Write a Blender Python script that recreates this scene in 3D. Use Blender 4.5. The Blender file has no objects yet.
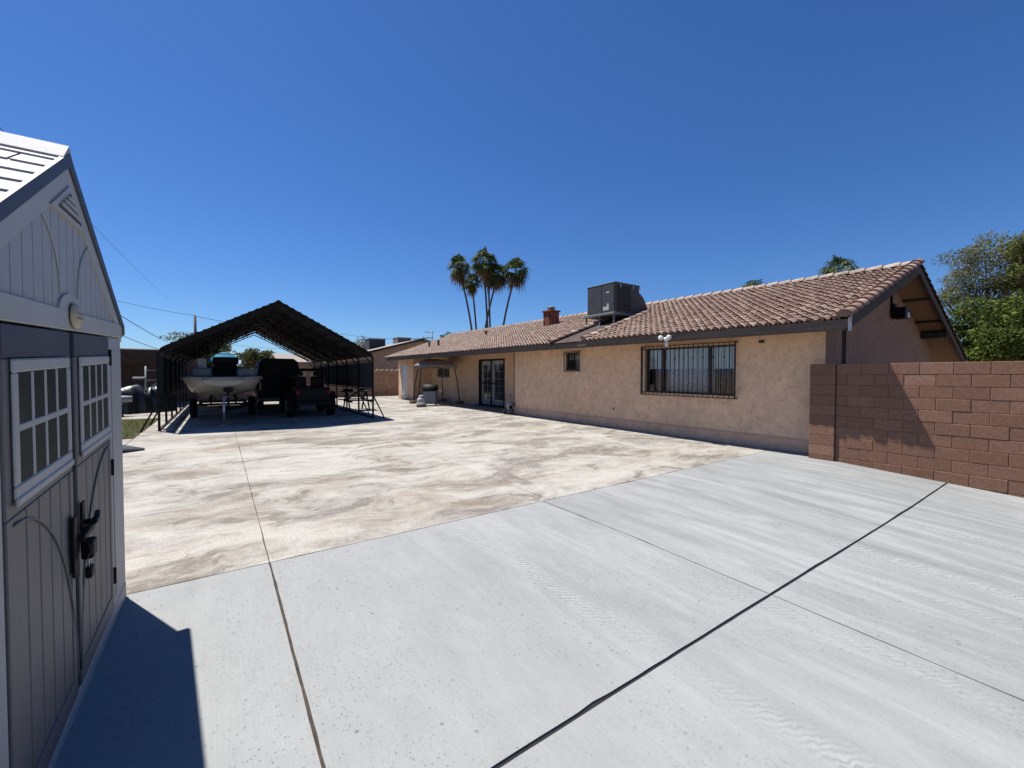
import bpy, math, random
from mathutils import Vector, Matrix
random.seed(7)
R = math.radians
scene = bpy.context.scene
COL = scene.collection
H = 1.72                                   # eye height
YAW, PITCH, FPX = R(35.0), math.atan(10.0/417), 417.0
SUN = Vector((-0.182, 0.392, 0.902)).normalized()      # direction TOWARDS the sun

# ------------------------------------------------------------------ helpers
FW = Vector((math.sin(YAW)*math.cos(PITCH), math.cos(YAW)*math.cos(PITCH), -math.sin(PITCH)))
RT = Vector((math.cos(YAW), -math.sin(YAW), 0))
UP = RT.cross(FW)
def at(px, py, depth):
    """world point that stands at the given distance along a sight line (used to lay out far things)"""
    d = FW + RT*((px-512)/FPX) - UP*((py-384)/FPX)
    return Vector((0, 0, H)) + d*depth

def sstep(a, b, x):
    t = max(0.0, min(1.0, (x-a)/(b-a))); return t*t*(3-2*t)
def zf(x, y):
    """the new slab drains gently towards the block wall"""
    return -0.064*max(0.0, 3.0-y)*sstep(0.5, 8.5, x) if y > -3 else -0.064*6*sstep(0.5, 8.5, x)

class MB:
    """collects geometry; build() links it as ONE mesh object"""
    def __init__(s): s.v=[]; s.f=[]; s.m=[]; s.t=[]; s.sm=[]
    def add(s, vs, fs, m=0, t=None, smooth=False):
        o=len(s.v); s.v += [tuple(p) for p in vs]
        for f in fs:
            s.f.append(tuple(i+o for i in f)); s.m.append(m); s.t.append(0.5 if t is None else t); s.sm.append(smooth)
    def box(s, x0,x1,y0,y1,z0,z1, m=0, t=None, M=None):
        vs=[(x,y,z) for z in (z0,z1) for y in (y0,y1) for x in (x0,x1)]
        if M is not None: vs=[M@Vector(p) for p in vs]
        s.add(vs, [(0,2,3,1),(4,5,7,6),(0,1,5,4),(2,6,7,3),(0,4,6,2),(1,3,7,5)], m, t)
    def bevbox(s, x0,x1,y0,y1,z0,z1, b=0.01, m=0, t=None, M=None):
        xs=(x0,x1); ys=(y0,y1); zs=(z0,z1); vs=[]; idx={}
        def P(i,j,k,a):
            key=(i,j,k,a)
            if key not in idx:
                p=[xs[i],ys[j],zs[k]]; sg=[1 if q==0 else -1 for q in (i,j,k)]
                for ax in range(3):
                    if ax!=a: p[ax]+=sg[ax]*b
                p=Vector(p); idx[key]=len(vs); vs.append(M@p if M is not None else p)
            return idx[key]
        fs=[]
        for i in (0,1):
            q=[(0,0),(1,0),(1,1),(0,1)]
            fs.append([P(i,j,k,0) for j,k in (q if i else q[::-1])])
            fs.append([P(j,i,k,1) for j,k in (q[::-1] if i else q)])
            fs.append([P(j,k,i,2) for j,k in (q if i else q[::-1])])
        for a,b2 in ((0,1),(0,2),(1,2)):
            c=3-a-b2
            for i in (0,1):
                for j in (0,1):
                    e=[]
                    for k in (0,1):
                        c3=[0,0,0]; c3[a]=i; c3[b2]=j; c3[c]=k
                        e.append((P(*c3,a),P(*c3,b2)))
                    f=[e[0][0],e[0][1],e[1][1],e[1][0]]
                    fs.append(f if (i+j+(1 if (a,b2)==(0,2) else 0))%2==0 else f[::-1])
        for i in (0,1):
            for j in (0,1):
                for k in (0,1):
                    f=[P(i,j,k,0),P(i,j,k,1),P(i,j,k,2)]
                    fs.append(f if (i+j+k)%2 else f[::-1])
        s.add(vs, fs, m, t)
    def bar(s, a, b, w, h=None, m=0, t=None, up=(0,0,1)):
        a=Vector(a); b=Vector(b); h=h or w; d=(b-a)
        L=d.length
        if L<1e-6: return
        d/=L; u=Vector(up)
        if abs(d.dot(u))>.98: u=Vector((1,0,0))
        r=d.cross(u).normalized(); u=r.cross(d)
        vs=[]
        for p in (a,b):
            for sx,sz in ((-1,-1),(1,-1),(1,1),(-1,1)): vs.append(p+r*(sx*w/2)+u*(sz*h/2))
        s.add(vs, [(0,1,2,3),(7,6,5,4),(0,4,5,1),(1,5,6,2),(2,6,7,3),(3,7,4,0)], m, t)
    def tube(s, pts, r, n=8, m=0, t=None, cap=True, smooth=True):
        pts=[Vector(p) for p in pts]; rs=r if isinstance(r,(list,tuple)) else [r]*len(pts)
        vs=[]; ref=None
        for i,p in enumerate(pts):
            d=(pts[min(i+1,len(pts)-1)]-pts[max(i-1,0)]).normalized()
            if ref is None:
                ref=Vector((0,0,1)) if abs(d.z)<.9 else Vector((1,0,0))
            a=(ref-d*ref.dot(d)).normalized(); ref=a; b=d.cross(a)
            for k in range(n):
                th=2*math.pi*k/n; vs.append(p+(a*math.cos(th)+b*math.sin(th))*rs[i])
        fs=[]
        for i in range(len(pts)-1):
            for k in range(n):
                k2=(k+1)%n; fs.append((i*n+k,i*n+k2,(i+1)*n+k2,(i+1)*n+k))
        s.add(vs, fs, m, t, smooth)
        if cap:
            o=len(s.v)-len(vs)
            for ring,rev in ((0,True),(len(pts)-1,False)):
                f=[o+ring*n+k for k in range(n)]
                s.f.append(tuple(f[::-1] if rev else f)); s.m.append(m); s.t.append(.5 if t is None else t); s.sm.append(False)
    def lathe(s, c, prof, n=16, m=0, axis='z', t=None, smooth=True):
        vs=[]; c=Vector(c)
        for r,z in prof:
            for k in range(n):
                th=2*math.pi*k/n; p=(r*math.cos(th), r*math.sin(th), z)
                if axis=='x': p=(z,p[0],p[1])
                if axis=='y': p=(p[1],z,p[0])
                vs.append(c+Vector(p))
        fs=[]
        for i in range(len(prof)-1):
            for k in range(n):
                k2=(k+1)%n; fs.append((i*n+k,i*n+k2,(i+1)*n+k2,(i+1)*n+k))
        fs.append(tuple(range(n))[::-1]); fs.append(tuple((len(prof)-1)*n+k for k in range(n)))
        s.add(vs, fs, m, t, smooth)
    def prism(s, prof, axis, a0, a1, m=0, t=None):
        """polygon (two coords) extruded along the axis"""
        def P(u,w,a): return {'x':(a,u,w),'y':(u,a,w),'z':(u,w,a)}[axis]
        n=len(prof); vs=[P(u,w,a0) for u,w in prof]+[P(u,w,a1) for u,w in prof]
        fs=[tuple(range(n))[::-1], tuple(range(n,2*n))]
        for k in range(n):
            k2=(k+1)%n; fs.append((k,k2,n+k2,n+k))
        s.add(vs, fs, m, t)
    def loft(s, rings, m=0, closed=False, smooth=True, t=None):
        n=len(rings[0]); vs=[p for r in rings for p in r]; fs=[]
        for i in range(len(rings)-1):
            for k in range(n if closed else n-1):
                k2=(k+1)%n; fs.append((i*n+k,i*n+k2,(i+1)*n+k2,(i+1)*n+k))
        s.add(vs, fs, m, t, smooth)
    def build(s, name, mats, parent=None, label=None, kind=None, recalc=True):
        me=bpy.data.meshes.new(name); me.from_pydata(s.v, [], s.f)
        for mm in (mats if isinstance(mats,(list,tuple)) else [mats]): me.materials.append(mm)
        me.polygons.foreach_set('material_index', s.m)
        me.polygons.foreach_set('use_smooth', s.sm)
        at_=me.attributes.new('tint','FLOAT','FACE'); at_.data.foreach_set('value', s.t)
        me.update()
        if recalc:
            import bmesh
            b=bmesh.new(); b.from_mesh(me); bmesh.ops.recalc_face_normals(b, faces=b.faces); b.to_mesh(me); b.free()
        o=bpy.data.objects.new(name, me); COL.objects.link(o)
        if parent is not None:
            o.parent=parent
            if parent.type=='EMPTY' and parent.get('world'): o.location=-parent.location
        if label: o['label']=label
        if kind: o['kind']=kind
        return o

def thing(name, label, cat, loc=(0,0,0), group=None, world=True, rotz=0):
    o=bpy.data.objects.new(name, None); COL.objects.link(o); o.empty_display_size=.2
    o.location=loc; o.rotation_euler=(0,0,rotz); o['label']=label; o['category']=cat
    if world: o['world']=1
    if group: o['group']=group
    return o
def tag(o, label, cat, group=None):
    o['label']=label; o['category']=cat
    if group: o['group']=group
    return o

# ------------------------------------------------------------------ materials
class NT:
    def __init__(s, name):
        s.m=bpy.data.materials.new(name); s.m.use_nodes=True; s.t=s.m.node_tree; s.t.nodes.clear()
        s.out=s.n('ShaderNodeOutputMaterial'); s.b=s.n('ShaderNodeBsdfPrincipled'); s.l(s.b.outputs[0], s.out.inputs[0])
        s.tc=s.n('ShaderNodeTexCoord').outputs['Object']
    def n(s, t, **k):
        x=s.t.nodes.new(t)
        for a,b in k.items(): setattr(x,a,b)
        return x
    def l(s,a,b): s.t.links.new(a,b)
    def mp(s, scale=(1,1,1), loc=(0,0,0), rot=(0,0,0), src=None):
        x=s.n('ShaderNodeMapping'); x.inputs['Scale'].default_value=scale; x.inputs['Location'].default_value=loc; x.inputs['Rotation'].default_value=rot
        s.l(src or s.tc, x.inputs['Vector']); return x.outputs[0]
    def noise(s, vec, scale=1, detail=4, rough=.55, dist=0):
        x=s.n('ShaderNodeTexNoise'); x.inputs['Scale'].default_value=scale; x.inputs['Detail'].default_value=detail
        x.inputs['Roughness'].default_value=rough; x.inputs['Distortion'].default_value=dist; s.l(vec, x.inputs['Vector']); return x.outputs[0]
    def ramp(s, fac, stops, interp='LINEAR'):
        x=s.n('ShaderNodeValToRGB'); e=x.color_ramp.elements; x.color_ramp.interpolation=interp
        while len(e)<len(stops): e.new(.5)
        for el,(p,c) in zip(e,stops):
            el.position=p; el.color=(c,c,c,1) if isinstance(c,(int,float)) else (*c,1)
        s.l(fac, x.inputs[0]); return x.outputs[0]
    def mix(s, f, a, b, mode='MIX'):
        x=s.n('ShaderNodeMix', data_type='RGBA', blend_type=mode)
        for v,i in ((f,0),(a,6),(b,7)):
            if isinstance(v,(int,float)): x.inputs[i].default_value=v if i==0 else (v,v,v,1)
            elif isinstance(v,tuple): x.inputs[i].default_value=(*v,1)
            else: s.l(v, x.inputs[i])
        return x.outputs[2]
    def math(s, op, a, b=0, clamp=False):
        x=s.n('ShaderNodeMath', operation=op, use_clamp=clamp)
        for v,i in ((a,0),(b,1)):
            if isinstance(v,(int,float)): x.inputs[i].default_value=v
            else: s.l(v, x.inputs[i])
        return x.outputs[0]
    def bump(s, h, strength=.3, dist=.01):
        x=s.n('ShaderNodeBump'); x.inputs['Strength'].default_value=strength; x.inputs['Distance'].default_value=dist
        s.l(h, x.inputs['Height']); s.l(x.outputs[0], s.b.inputs['Normal'])
    def set(s, col=None, rough=.8, metal=0, spec=.3):
        if col is not None:
            if isinstance(col,tuple): s.b.inputs['Base Color'].default_value=(*col,1)
            else: s.l(col, s.b.inputs['Base Color'])
        if isinstance(rough,(int,float)): s.b.inputs['Roughness'].default_value=rough
        else: s.l(rough, s.b.inputs['Roughness'])
        s.b.inputs['Metallic'].default_value=metal; s.b.inputs['Specular IOR Level'].default_value=spec
        return s.m

def M(name, c, rough=.7, var=.18, vs=2.5, metal=0, bump=0, bs=60, tint=0, spec=.3, stretch=(1,1,1)):
    """plain painted/solid surface with uneven colour, fine grain and optional per-face tint"""
    n=NT(name)
    f=n.noise(n.mp(stretch), vs, 6, .6)
    lo=tuple(x*(1-var) for x in c); hi=tuple(min(1,x*(1+var)) for x in c)
    col=n.mix(n.ramp(f,[(.3,0),(.7,1)]), lo, hi)
    if tint:
        a=n.n('ShaderNodeAttribute', attribute_name='tint').outputs['Fac']
        g=n.ramp(a,[(0,1-tint),(1,1+tint)])
        x=n.math('ADD', n.math('MULTIPLY', a, 2*tint), 1-tint)
        vm=n.n('ShaderNodeVectorMath', operation='SCALE'); n.l(col, vm.inputs[0]); n.l(x, vm.inputs['Scale']); col=vm.outputs[0]
    if bump: n.bump(n.noise(n.tc, bs, 3), bump, .01)
    return n.set(col, rough, metal, spec)

def leaf_mat(name, c, tint=.5, transl=.25):
    n=NT(name)
    a=n.n('ShaderNodeAttribute', attribute_name='tint').outputs['Fac']
    x=n.math('ADD', n.math('MULTIPLY', a, 2*tint), 1-tint)
    f=n.noise(n.tc, .6, 3)
    col=n.mix(n.ramp(f,[(.35,0),(.65,1)]), tuple(q*.8 for q in c), (c[0]*1.25,c[1]*1.15,c[2]))
    vm=n.n('ShaderNodeVectorMath', operation='SCALE'); n.l(col, vm.inputs[0]); n.l(x, vm.inputs['Scale'])
    m=n.set(vm.outputs[0], .7, 0, .15)
    tr=n.n('ShaderNodeBsdfTranslucent'); n.l(vm.outputs[0], tr.inputs[0])
    mx=n.n('ShaderNodeMixShader'); mx.inputs[0].default_value=transl
    n.l(n.b.outputs[0], mx.inputs[1]); n.l(tr.outputs[0], mx.inputs[2]); n.l(mx.outputs[0], n.out.inputs[0])
    return m

def mat_new_concrete():
    n=NT('new_concrete')
    big=n.noise(n.mp((1,1,1)), .55, 5, .6, .4)
    streak=n.noise(n.mp((1.9,.34,1), rot=(0,0,R(3))), 1.5, 9, .66, 1.0)
    brush=n.noise(n.mp((150,2.5,1), rot=(0,0,R(1.5))), 1, 3, .6)
    fine=n.noise(n.tc, 55, 5, .7)
    col=n.mix(n.ramp(big,[(.3,0),(.7,1)]), (.230,.236,.231), (.284,.289,.281))
    sx_=n.n('ShaderNodeSeparateXYZ'); n.l(n.tc, sx_.inputs[0])
    side=n.math('ADD', n.math('MULTIPLY', n.math('DIVIDE', n.math('SUBTRACT', sx_.outputs[0], .8), 4.0, True), .85), .15)   # the busy side of the drive is the far one
    col=n.mix(n.math('MULTIPLY', n.math('MULTIPLY', n.ramp(streak,[(.36,1),(.58,0)]), .80), side), col, (.150,.156,.156))
    col=n.mix(n.math('MULTIPLY', n.math('MULTIPLY', n.ramp(streak,[(.56,0),(.68,1)]), .6), side), col, (.335,.338,.332))
    col=n.mix(n.math('MULTIPLY', n.ramp(brush,[(.3,0),(.7,1)]), .28), col, (.165,.168,.17))
    col=n.mix(n.math('MULTIPLY', n.ramp(fine,[(.35,0),(.65,1)]), .25), col, (.32,.32,.32))
    mid=n.noise(n.mp((1.6,.8,1), rot=(0,0,R(-12))), 4.5, 8, .7, .8)
    col=n.mix(n.math('MULTIPLY', n.ramp(mid,[(.5,0),(.66,1)]), .14), col, (.325,.330,.325))
    col=n.mix(n.math('MULTIPLY', n.ramp(mid,[(.34,1),(.48,0)]), .15), col, (.175,.180,.179))
    # tyre tread scuffs: chevron rows inside a few tracks that run with the drive
    sep=n.n('ShaderNodeSeparateXYZ'); n.l(n.tc, sep.inputs[0])
    wob=n.math('MULTIPLY', n.math('SUBTRACT', n.noise(n.mp((0.0,.35,0)), 1, 2), .5), .9)
    xx=n.math('ADD', sep.outputs[0], wob)
    tracks=None
    for cx,w,amp in ((1.95,.13,.8),(3.05,.12,.6),(5.0,.16,1),(6.55,.15,.9),(7.6,.12,.5),(4.3,.1,.5)):
        d=n.math('ABSOLUTE', n.math('SUBTRACT', xx, cx+.25))
        k=n.math('MULTIPLY', n.math('SUBTRACT', 1, n.math('DIVIDE', d, w), True), amp)
        tracks=k if tracks is None else n.math('MAXIMUM', tracks, k)
    wv=n.n('ShaderNodeTexWave', wave_type='BANDS', bands_direction='DIAGONAL'); wv.inputs['Scale'].default_value=7.5
    wv.inputs['Distortion'].default_value=6.5; wv.inputs['Detail'].default_value=4; wv.inputs['Detail Scale'].default_value=1.6
    n.l(n.mp((1.2,1.6,0)), wv.inputs['Vector'])
    patch=n.ramp(n.noise(n.mp((.7,.5,1)), 1.1, 4),[(.42,0),(.6,1)])
    tm=n.math('MULTIPLY', n.math('MULTIPLY', tracks, patch), n.ramp(wv.outputs[1],[(.45,0),(.6,1)]))
    col=n.mix(n.math('MULTIPLY', tm, .75), col, (.345,.348,.345))
    tm2=n.math('MULTIPLY', n.math('MULTIPLY', tracks, patch), n.ramp(wv.outputs[1],[(.2,1),(.4,0)]))
    col=n.mix(n.math('MULTIPLY', tm2, .70), col, (.155,.158,.16))
    # scattered dark aggregate specks and little pits
    for sc,th,am,off in ((8,.065,.75,0),(17,.12,.7,3),(32,.18,.65,9),(64,.26,.5,5)):
        vo=n.n('ShaderNodeTexVoronoi'); vo.inputs['Scale'].default_value=sc
        vec=n.n('ShaderNodeVectorMath', operation='ADD'); n.l(n.mp((1,1,0), loc=(off,off,0)), vec.inputs[0])
        nz=n.n('ShaderNodeTexNoise'); nz.inputs['Scale'].default_value=60; n.l(n.tc,nz.inputs['Vector'])
        sc_=n.n('ShaderNodeVectorMath', operation='SCALE'); n.l(nz.outputs[1], sc_.inputs[0]); sc_.inputs['Scale'].default_value=.05/sc*7
        n.l(sc_.outputs[0], vec.inputs[1]); n.l(vec.outputs[0], vo.inputs['Vector'])
        sepc=n.n('ShaderNodeSeparateColor'); n.l(vo.outputs['Color'], sepc.inputs[0])
        thr=n.math('MULTIPLY', n.math('POWER', n.math('SUBTRACT', sepc.outputs[0], .2, True), 2.2), th*2.6)
        msk=n.math('LESS_THAN', vo.outputs['Distance'], thr)
        den=n.ramp(n.noise(n.mp((.6,.35,1), loc=(off,0,0)), 1.0, 3),[(.38,.05),(.62,1)])
        col=n.mix(n.math('MULTIPLY', n.math('MULTIPLY', msk, den), am), col, (.085,.085,.088))
    n.bump(n.mix(.5, brush, fine), .22, .004)
    return n.set(col, .88, 0, .25)

def mat_old_concrete():
    n=NT('old_concrete')
    warp=n.n('ShaderNodeTexNoise'); warp.inputs['Scale'].default_value=.8; warp.inputs['Detail'].default_value=4; n.l(n.tc, warp.inputs['Vector'])
    sc=n.n('ShaderNodeVectorMath', operation='SCALE'); n.l(warp.outputs[1], sc.inputs[0]); sc.inputs['Scale'].default_value=1.1
    ad=n.n('ShaderNodeVectorMath', operation='ADD'); n.l(n.tc, ad.inputs[0]); n.l(sc.outputs[0], ad.inputs[1])
    v=ad.outputs[0]
    a=n.noise(n.mp((.55,1.0,1), rot=(0,0,R(8)), src=v), 1.15, 10, .68, .5)
    b=n.noise(n.mp((.35,.6,1), loc=(7,3,0), rot=(0,0,R(-6)), src=v), 1.1, 7, .6, .8)
    c=n.noise(n.mp((.8,2.3,1), loc=(2,9,0), src=v), 1.2, 6, .62, .4)
    fine=n.noise(n.tc, 40, 5, .7)
    spk=n.noise(n.tc, 140, 2, .6)
    col=n.ramp(a,[(.33,(.125,.109,.091)),(.42,(.190,.170,.143)),(.47,(.285,.264,.228)),(.54,(.370,.349,.309)),(.70,(.425,.403,.360))])
    tan=n.ramp(b,[(.52,0),(.62,1)])
    col=n.mix(n.math('MULTIPLY', tan, .52), col, (.225,.172,.118))
    gr=n.ramp(n.noise(n.mp((.5,.75,1), loc=(11,1,0), src=v), .9, 7, .62, .5),[(.52,0),(.66,1)])
    col=n.mix(n.math('MULTIPLY', gr, .55), col, (.150,.137,.124))
    sm=n.noise(n.mp((1.2,2.0,1), loc=(4,4,0), src=v), 2.6, 9, .7, .3)
    col=n.mix(n.math('MULTIPLY', n.ramp(sm,[(.50,0),(.62,1)]), .34), col, (.42,.40,.37))
    col=n.mix(n.math('MULTIPLY', n.ramp(sm,[(.36,1),(.47,0)]), .34), col, (.16,.142,.122))
    # pale mineral tide lines and lens shaped puddle marks
    tide=n.ramp(c,[(.47,0),(.5,1),(.53,0)])
    col=n.mix(n.math('MULTIPLY', tide, .35), col, (.39,.37,.34))
    tide2=n.ramp(a,[(.405,0),(.42,1),(.435,0)])
    col=n.mix(n.math('MULTIPLY', tide2, .45), col, (.105,.09,.075))
    vo=n.n('ShaderNodeTexVoronoi', feature='SMOOTH_F1'); vo.inputs['Scale'].default_value=.8; n.l(n.mp((.7,1.5,0), src=v), vo.inputs['Vector'])
    lens=n.math('MULTIPLY', n.ramp(vo.outputs['Distance'],[(.16,1),(.24,0)]), n.ramp(b,[(.38,1),(.5,0)]))
    col=n.mix(n.math('MULTIPLY', lens, .6), col, (.345,.32,.28))
    col=n.mix(n.math('MULTIPLY', n.ramp(fine,[(.35,1),(.6,0)]), .4), col, (.13,.112,.095))
    col=n.mix(n.math('MULTIPLY', n.ramp(spk,[(.62,0),(.72,1)]), .45), col, (.07,.06,.055))
    cr=n.n('ShaderNodeTexVoronoi', feature='DISTANCE_TO_EDGE'); cr.inputs['Scale'].default_value=.33
    wv=n.n('ShaderNodeVectorMath', operation='ADD'); n.l(n.tc, wv.inputs[0]); w2=n.n('ShaderNodeTexNoise'); w2.inputs['Scale'].default_value=1.6; w2.inputs['Detail'].default_value=6; n.l(n.tc, w2.inputs['Vector'])
    w3=n.n('ShaderNodeVectorMath', operation='SCALE'); n.l(w2.outputs[1], w3.inputs[0]); w3.inputs['Scale'].default_value=.9; n.l(w3.outputs[0], wv.inputs[1]); n.l(wv.outputs[0], cr.inputs['Vector'])
    ck=n.math('MULTIPLY', n.ramp(cr.outputs['Distance'],[(0,1),(.0035,0)]), n.ramp(n.noise(n.mp((.4,.4,1), loc=(5,2,0)), 1, 3),[(.48,0),(.56,1)]))
    col=n.mix(n.math('MULTIPLY', ck, .55), col, (.07,.058,.048))
    n.bump(n.mix(.5, fine, spk), .3, .005)
    return n.set(col, .92, 0, .2)

def mat_stucco(name, c, var=.2, blotch=(.8,)):
    n=NT(name)
    a=n.noise(n.tc, .9, 6, .6, .5); b=n.noise(n.tc, 5, 5, .65); f=n.noise(n.tc, 38, 4, .6); k=n.noise(n.tc, 6.5, 7, .74, .5)
    col=n.mix(n.ramp(a,[(.3,0),(.7,1)]), tuple(x*(1-var) for x in c), tuple(x*(1+var*.8) for x in c))
    col=n.mix(n.math('MULTIPLY', n.ramp(b,[(.42,0),(.6,1)]), .45), col, (c[0]*.80,c[1]*.83,c[2]*.86))
    col=n.mix(n.math('MULTIPLY', n.ramp(f,[(.45,0),(.6,1)]), .3), col, tuple(x*.78 for x in c))
    col=n.mix(n.math('MULTIPLY', n.ramp(k,[(.48,0),(.60,1)]), .42), col, (min(.85,c[0]*1.14),c[1]*1.17,c[2]*1.24))  # this and the next: lump light and shade put into the colour
    col=n.mix(n.math('MULTIPLY', n.ramp(k,[(.38,1),(.47,0)]), .48), col, (c[0]*.62,c[1]*.63,c[2]*.66))
    drip=n.noise(n.mp((3,3,.18)), 1.5, 4, .6)
    col=n.mix(n.math('MULTIPLY', n.ramp(drip,[(.55,0),(.75,1)]), .15), col, tuple(x*.7 for x in c))
    n.bump(n.mix(.6, b, f), .75, .012)
    return n.set(col, .95, 0, .15)

def mat_tile():
    n=NT('clay_tile')
    a=n.n('ShaderNodeAttribute', attribute_name='tint').outputs['Fac']
    f=n.noise(n.tc, 9, 5, .65)
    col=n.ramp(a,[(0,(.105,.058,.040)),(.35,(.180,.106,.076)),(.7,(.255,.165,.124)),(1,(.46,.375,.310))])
    col=n.mix(n.math('MULTIPLY', n.ramp(f,[(.45,0),(.68,1)]), .35), col, (.36,.275,.23))
    f2=n.noise(n.tc, 1.1, 4)
    col=n.mix(n.math('MULTIPLY', n.ramp(f2,[(.4,0),(.7,1)]), .3), col, (.12,.072,.055))
    n.bump(n.noise(n.tc, 50, 3), .3, .006)
    return n.set(col, .85, 0, .25)

def mat_block():
    n=NT('slump_block')
    a=n.n('ShaderNodeAttribute', attribute_name='tint').outputs['Fac']
    f=n.noise(n.tc, 26, 6, .7); g=n.noise(n.tc, 2.2, 5)
    col=n.ramp(a,[(0,(.175,.092,.060)),(.5,(.222,.121,.081)),(1,(.300,.175,.122))])
    col=n.mix(n.math('MULTIPLY', n.ramp(g,[(.4,0),(.7,1)]), .35), col, (.215,.118,.08))
    col=n.mix(n.math('MULTIPLY', n.ramp(f,[(.42,1),(.58,0)]), .3), col, (.085,.043,.030))
    n.bump(f, .5, .006)
    return n.set(col, .95, 0, .15)

def mat_plastic(name, c, wood=.3, rough=.55):
    """moulded resin siding with a faint wood grain and dust"""
    n=NT(name)
    g=n.noise(n.mp((9,9,.9)), 6, 6, .7, 1.2); d=n.noise(n.tc, 1.6, 5, .6)
    col=n.mix(n.ramp(g,[(.3,0),(.7,1)]), tuple(x*(1-wood*.5) for x in c), tuple(x*(1+wood*.35) for x in c))
    col=n.mix(n.math('MULTIPLY', n.ramp(d,[(.45,0),(.7,1)]), .35), col, (c[0]*1.15+.03,c[1]*1.12+.025,c[2]*1.05+.02))
    sp=n.ramp(n.noise(n.tc, 60, 2),[(.66,0),(.72,1)])
    col=n.mix(n.math('MULTIPLY', sp, .3), col, tuple(x*.4 for x in c))
    n.bump(g, .35, .004)
    return n.set(col, rough, 0, .35)

def mat_glass(name, c=(.02,.025,.03), rough=.05, spec=.6):
    n=NT(name); f=n.noise(n.tc, 2.2, 4)
    col=n.mix(n.ramp(f,[(.35,0),(.65,1)]), c, tuple(x*1.8+.004 for x in c))
    return n.set(col, rough, 0, spec)

m_new=mat_new_concrete(); m_old=mat_old_concrete()
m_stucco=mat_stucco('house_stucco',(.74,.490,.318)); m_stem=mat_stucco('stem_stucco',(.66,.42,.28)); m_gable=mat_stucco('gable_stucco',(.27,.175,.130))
m_tile=mat_tile(); m_mortar=M('ridge_mortar',(.31,.245,.205),.9,.25,6,tint=.25); m_block=mat_block(); m_joint=M('block_mortar',(.14,.075,.052),.95,.3,30)
m_dirt=M('joint_dirt',(.050,.038,.030),.95,.5,14); m_desert=M('desert_dirt',(.22,.17,.13),.95,.3,1.2,bump=.4,bs=20)
m_fascia=M('brown_fascia',(.105,.080,.066),.7,.25,5,stretch=(1,.3,4)); m_soffit=M('tan_soffit',(.24,.150,.090),.85,.15,2)
m_dkwood=M('dark_eave_wood',(.045,.034,.028),.8,.3,4)
m_black=M('black_metal',(.006,.006,.0065),.6,.25,4,spec=.2); m_rust=M('rusty_iron',(.040,.026,.022),.6,.4,12)
m_white=M('white_paint',(.60,.59,.57),.5,.06,4); m_offw=M('dusty_white_paint',(.40,.40,.39),.6,.12,4)
m_glass=mat_glass('window_glass'); m_glassb=mat_glass('shed_glass',(.016,.018,.016),.6,.08)
m_blind=M('vertical_blind',(.75,.77,.77),.7,.08,2); m_curtain=M('lace_curtain',(.50,.54,.58),.9,.4,14)
m_shed=mat_plastic('shed_wall_resin',(.33,.33,.335),.16); m_sheddoor=mat_plastic('shed_door_resin',(.122,.118,.121),.35); m_shedtrim=mat_plastic('shed_trim_resin',(.37,.365,.35),.08)
m_slate=mat_plastic('slate_resin',(.05,.053,.07),.15); m_shingle=mat_plastic('shed_shingle',(.34,.345,.36),.5,.7)
m_gray=M('grey_metal',(.15,.155,.165),.5,.15,4); m_acm=M('ac_cabinet',(.046,.046,.048),.55,.2,3,spec=.4); m_acd=M('ac_coil',(.022,.023,.025),.6,.4,30)
m_galv=M('galvanised',(.40,.42,.45),.4,.2,6,metal=.7); m_under=M('roof_sheet_underside',(.055,.055,.058),.7,.25,3,spec=.15)
m_brick=None

# ------------------------------------------------------------------ camera, sky, sun
cam=bpy.data.cameras.new('camera'); cam.sensor_width=36; cam.lens=FPX/1024*36; cam.clip_start=.05; cam.clip_end=6000
co=bpy.data.objects.new('camera', cam); COL.objects.link(co); co.location=(0,0,H)
co.rotation_euler=(math.pi/2-PITCH, 0, -YAW); scene.camera=co

w=bpy.data.worlds.new('World'); scene.world=w; w.use_nodes=True; wt=w.node_tree
bg=wt.nodes['Background']; sky=wt.nodes.new('ShaderNodeTexSky'); sky.sky_type='NISHITA'; sky.sun_disc=False
sky.sun_elevation=math.asin(SUN.z); sky.sun_rotation=math.atan2(SUN.x, SUN.y)
sky.altitude=600; sky.air_density=1.0; sky.dust_density=.25; sky.ozone_density=4.0
hs=wt.nodes.new('ShaderNodeHueSaturation'); hs.inputs['Saturation'].default_value=1.15
vm_=wt.nodes.new('ShaderNodeVectorMath'); vm_.operation='MULTIPLY'; vm_.inputs[1].default_value=(.75,.95,1.25)   # clear desert air: deeper blue
wt.links.new(sky.outputs[0], hs.inputs['Color']); wt.links.new(hs.outputs[0], vm_.inputs[0]); wt.links.new(vm_.outputs[0], bg.inputs[0]); bg.inputs[1].default_value=.05
sl=bpy.data.lights.new('sun','SUN'); sl.energy=4.6; sl.angle=R(.5); sl.color=(1,.965,.91)
so=bpy.data.objects.new('sun', sl); COL.objects.link(so); so.rotation_euler=(-SUN).to_track_quat('-Z','Y').to_euler(); so.location=(0,0,30)
scene.view_settings.view_transform='Standard'; scene.view_settings.look='None'; scene.view_settings.exposure=.88; scene.view_settings.gamma=1
scene.cycles.max_bounces=8; scene.cycles.diffuse_bounces=4; scene.cycles.use_denoising=True

# ------------------------------------------------------------------ ground and slabs
g=MB(); S=900
g.add([(-S,-S,-.55),(S,-S,-.55),(S,S,-.55),(-S,S,-.55)],[(0,1,2,3)])
g.build('ground', m_desert, kind='structure')

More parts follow.
